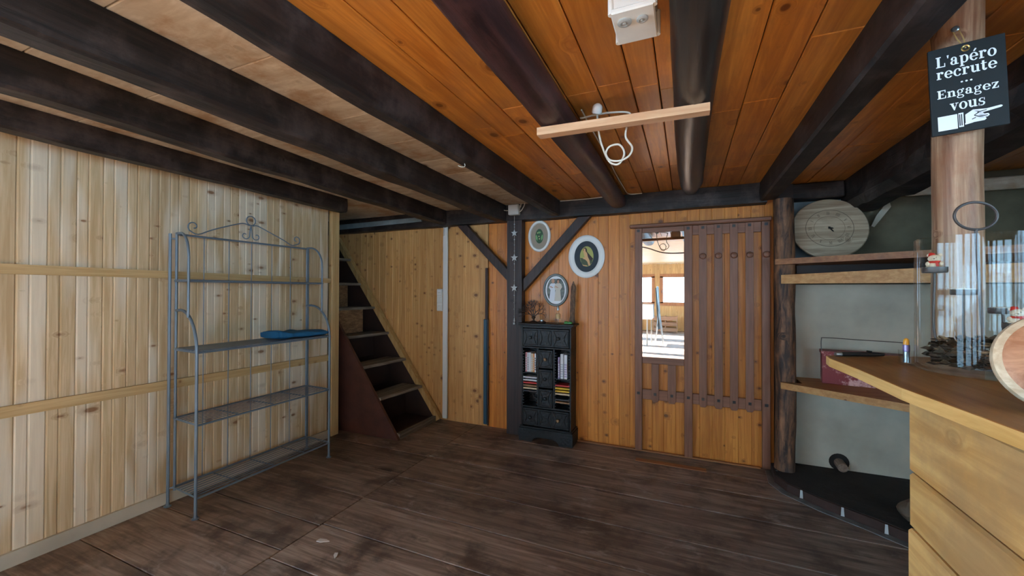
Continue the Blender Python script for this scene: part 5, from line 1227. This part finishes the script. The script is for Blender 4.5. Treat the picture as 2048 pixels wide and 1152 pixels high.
hp2([(.44, 0.818), (.55, 0.773), (.62, 0.793), (.66, 0.818), (.70, 0.848), (.70, 0.868), (.66, 0.883), (.60, 0.903), (.54, 0.918), (.44, 0.928)])  # palm
hp2([(.55, 0.773), (.72, 0.788), (.90, 0.776), (.92, 0.788), (.90, 0.800), (.72, 0.818), (.62, 0.828)])  # index finger
hp2([(.62, 0.838), (.74, 0.843), (.755, 0.863), (.73, 0.878), (.62, 0.880)]); hp2([(.58, 0.886), (.70, 0.880), (.715, 0.898), (.69, 0.913), (.56, 0.915)]); 
build(mb, 'pointing_hand', sg, 'sign_white')
mb = MB()
def ln(u0, v0, u1, v1, w_=.0011): 
    a = sp(fx(u0), fz(v0), .0013); b = sp(fx(u1), fz(v1), .0013); d = (b - a).normalized(); p_ = d.cross(un) * w_; mb.add([a - p_, b - p_, b + p_, a + p_], [(0, 1, 2, 3)])
for q in ((.44, .80, .44, .91), (.375, .80, .375, .93), (.40, .80, .40, .93), (.62, .815, .56, .84), (.56, .84, .62, .862), (.62, .862, .73, .862), (.58, .866, .53, .88), (.60, .81, .72, .802)): ln(*q)
build(mb, 'hand_lines', sg, 'sign_black')
mb = MB(); eye = sp(0, hh * .87, .0005); mb.lathe([(.0055, 0), (.008, .0015), (.0095, 0)], eye, un, 18); build(mb, 'eyelet', sg, 'brass')
scw = sp(-.004, hh + .060, -.0); pc = Vector((.7535, 1.6545, scw.z)); dvec = (Vector((0, 0, scw.z)) - pc); dvec.z = 0; dvec.normalize()
scw = pc + dvec * .060
ob = MB(); ob.lathe([(.003, -.006), (.003, .006), (.008, .007), (.009, .010), (.006, .013), (0, .013)], scw, dvec, 16); thing(ob, 'screw', 'steel', 'steel screw near the top of the log post holding the sign string', 'screw')
mb = MB(); sw0 = scw + dvec * .004
for q in (-1, 1): mb.tube(cubic([eye, (eye + sw0) / 2 + ux * q * .006, sw0 + ux * q * .006], 5), .0016, 6)
build(mb, 'string', sg, 'string')

# ------------------------------------------------------------------ strip hanging between the round joists, socket, cord, junction box
mb = MB(); mb.rnd(); mb.hexa([(-.62, 1.713, 2.157), (.088, 1.755, 2.164), (.088, 1.805, 2.164), (-.62, 1.763, 2.157), (-.62, 1.713, 2.192), (.088, 1.755, 2.196), (.088, 1.805, 2.196), (-.62, 1.763, 2.192)])
for v in mb.v: pass
hb = thing(mb, 'ceiling_batten', 'hang_board', 'raw softwood strip nailed across under the two round joists', 'board')
def pull(mb):
    E_ = Vector((0, 0, H))
    for i, v in enumerate(mb.v): mb.v[i] = E_ + (v - E_) * 1.052
lp = empty('lamp_socket', (-.34, 1.70, 2.22), 'white bulb socket on a loose cord looped over the softwood strip', 'lamp socket')
mb = MB(); mb.lathe([(0, 0), (.018, 0), (.021, .006), (.021, .028), (.016, .036), (.006, .042), (0, .042)], (-.352, 1.725, 2.213), (.25, -.35, 1), 20); pull(mb); build(mb, 'socket', lp, 'white_plastic')
mb = MB(); mb.tube(cubic([(-.44, 1.80, 2.24), (-.42, 1.78, 2.23), (-.37, 1.76, 2.225), (-.30, 1.755, 2.222), (-.22, 1.75, 2.205), (-.225, 1.75, 2.17), (-.232, 1.735, 2.10), (-.205, 1.725, 2.05), (-.215, 1.72, 2.015), (-.25, 1.72, 1.998), (-.293, 1.72, 2.005), (-.312, 1.725, 2.035), (-.300, 1.73, 2.065), (-.262, 1.735, 2.072), (-.240, 1.735, 2.045), (-.240, 1.73, 2.015), (-.262, 1.725, 1.985), (-.297, 1.725, 2.0), (-.325, 1.735, 2.06), (-.345, 1.745, 2.13), (-.352, 1.735, 2.215)], 6), .0042, 8); pull(mb); build(mb, 'cord', lp, 'cord')

jb = empty('junction_box', (-.13, 1.27, 2.24), 'large weatherproof white junction box screwed to the orange ceiling boards', 'junction box')
x0, x1, y0_, y1_, z0_, z1_ = -.197, -.082, 1.17, 1.325, 2.262, 2.334
mb = MB(); mb.hexa([(x0 + .004, y0_ + .004, z0_), (x1 - .004, y0_ + .004, z0_), (x1 - .004, y1_ - .004, z0_), (x0 + .004, y1_ - .004, z0_), (x0, y0_, z1_), (x1, y0_, z1_), (x1, y1_, z1_), (x0, y1_, z1_)]); build(mb, 'body', jb, 'old_white', .003)
mb = MB(); mb.cbox(x0 - .003, x1 + .003, y0_ - .003, y1_ + .003, z0_ - .016, z0_, .004); build(mb, 'lid', jb, 'old_white')
for a in (x0 - .002, x1 + .002):
    for b in (y0_ + .006, y1_ - .006):
        mb = MB(); mb.lathe([(0, 0), (.008, 0), (.0085, .003), (.0085, .074), (0, .074)], (a, b, z0_ - .014), seg=14); build(mb, 'screw_column', jb, 'old_white')
mb = MB()
for (cx, cy) in ((-.165, 1.205), (-.115, 1.205), (-.165, 1.255), (-.115, 1.255)): pass
for (cx, cy, r) in ((-.166, 1.215, .020), (-.116, 1.218, .016)):
    mb.lathe([(r, 0), (r, .005), (r * .75, .008), (r * .55, .008), (r * .5, .005), (r * .28, .005), (r * .25, .009), (0, .009)], (cx, cy, z0_ - .016), (0, 0, -1), 24)
for cx in (-.166, -.116):
    mb.lathe([(.016, 0), (.016, .004), (.012, .007), (.009, .007), (.008, .004), (.004, .004), (0, .006)], (cx, y0_ + .0015, 2.30), (0, -1, 0), 22)
    mb.lathe([(.013, 0), (.013, .004), (.009, .006), (.005, .004), (0, .004)], (x1 - .0015, y0_ + .045 + (cx + .166), 2.30), (1, 0, 0), 20)
    mb.lathe([(.013, 0), (.013, .004), (.009, .006), (.005, .004), (0, .004)], (x0 + .0015, y0_ + .045 + (cx + .166), 2.30), (-1, 0, 0), 20)
build_split(mb, 'cable_gland', jb, 'old_grey')

mb = MB(); mb.tube(cubic([(-1.165, 2.0, 2.19), (-1.16, 2.0, 2.165), (-1.175, 1.985, 2.158), (-1.19, 1.975, 2.165)]), .0022, 6); thing(mb, 'wire_hook', 'cord', 'tiny white wire hook hanging from the joist beside the orange boards', 'hook')
# ------------------------------------------------------------------ debris on the floor
def scrap(x, y, L, a, label, t=.004):
    mb = MB(); d = Vector((math.cos(a), math.sin(a), 0)) * L / 2; n_ = Vector((-math.sin(a), math.cos(a), 0)) * L * .16; c = Vector((x, y, .0008))
    mb.prism([c - d - n_, c - d * .2 - n_ * 1.4, c + d, c + d * .3 + n_, c - d * .8 + n_ * 1.2], (0, 0, t)); thing(mb, 'floor_scrap', 'paper', label, 'scrap')
scrap(-1.93, 1.72, .075, .25, 'larger pale scrap lying on the floor near the seam of the boards')
scrap(-1.76, 1.65, .050, -.9, 'smaller pale bluish scrap lying on the floor beside the larger one')

# ------------------------------------------------------------------ veranda furniture seen in the mirror
ht = empty('bar_table', (-1.15, -3.9, 0), 'high table with a white cloth and metal legs seen in the mirror', 'table')
mb = MB(); mb.cbox(-1.75, -.84, -4.4, -3.75, 1.06, 1.10, .006); build(mb, 'table_top', ht, 'chair_dark')
for (x, y) in ((-1.70, -4.35), (-.90, -4.35), (-.97, -3.80), (-1.70, -3.80)):
    mb = MB(); mb.tube([(x, y, 0), (x, y, 1.06)], .018, 10); build(mb, 'leg', ht, 'old_grey')
mb = MB(); mb.box(-1.76, -1.752, -4.41, -3.74, .70, 1.105).box(-.838, -.83, -4.41, -3.74, .72, 1.105).box(-1.752, -.838, -3.748, -3.74, .70, 1.105).box(-1.752, -.838, -4.41, -4.402, .70, 1.105).box(-1.76, -.83, -4.41, -3.74, 1.1005, 1.105)
thing(mb, 'white_tablecloth', 'white_cloth', 'white cloth draped over the high table seen in the mirror', 'tablecloth')
fc = empty('folding_chair', (-.72, -4.3, 0), 'dark blue folding chair standing beside the high table in the mirror', 'chair')
mb = MB(); mb.prism([(-.78, -4.55, 1.55), (-.72, -4.55, 1.58), (-.66, -4.55, .42), (-.72, -4.55, .40)], (0, .42, 0)); build(mb, 'seat_and_back', fc, 'chair_dark')
for y in (-4.57, -4.12):
    mb = MB(); mb.tube([(-.80, y, 0), (-.69, y, .9), (-.74, y, 1.6)], .012, 8); mb.tube([(-.58, y, 0), (-.70, y, .9)], .012, 8); build(mb, 'side_frame', fc, 'steel')
cr_ = empty('wooden_crate', (-.68, -7.9, 0), 'slatted wooden crate under the veranda windows seen in the mirror', 'crate')
mb = MB(); 
for z in (.02, .22, .42): mb.rnd(); mb.box(-1.10, -.28, -7.82, -7.80, z, z + .13); mb.box(-1.10, -.28, -8.10, -8.08, z, z + .13)
for x in (-1.10, -.70, -.32): mb.rnd(); mb.box(x, x + .04, -8.08, -7.82, 0, .58)
build_split(mb, 'slat', cr_, 'crate'); 
mb = MB(); mb.tube(cubic([(-1.6, -1.3, 2.48), (-.85, -1.3, 2.40), (-.45, -1.3, 2.27), (-.05, -1.3, 2.25), (.5, -1.3, 2.30), (1.2, -1.3, 2.48)], 8), .012, 8); thing(mb, 'hanging_cable', 'black', 'thick black cable sagging across the veranda ceiling in the mirror', 'cable')
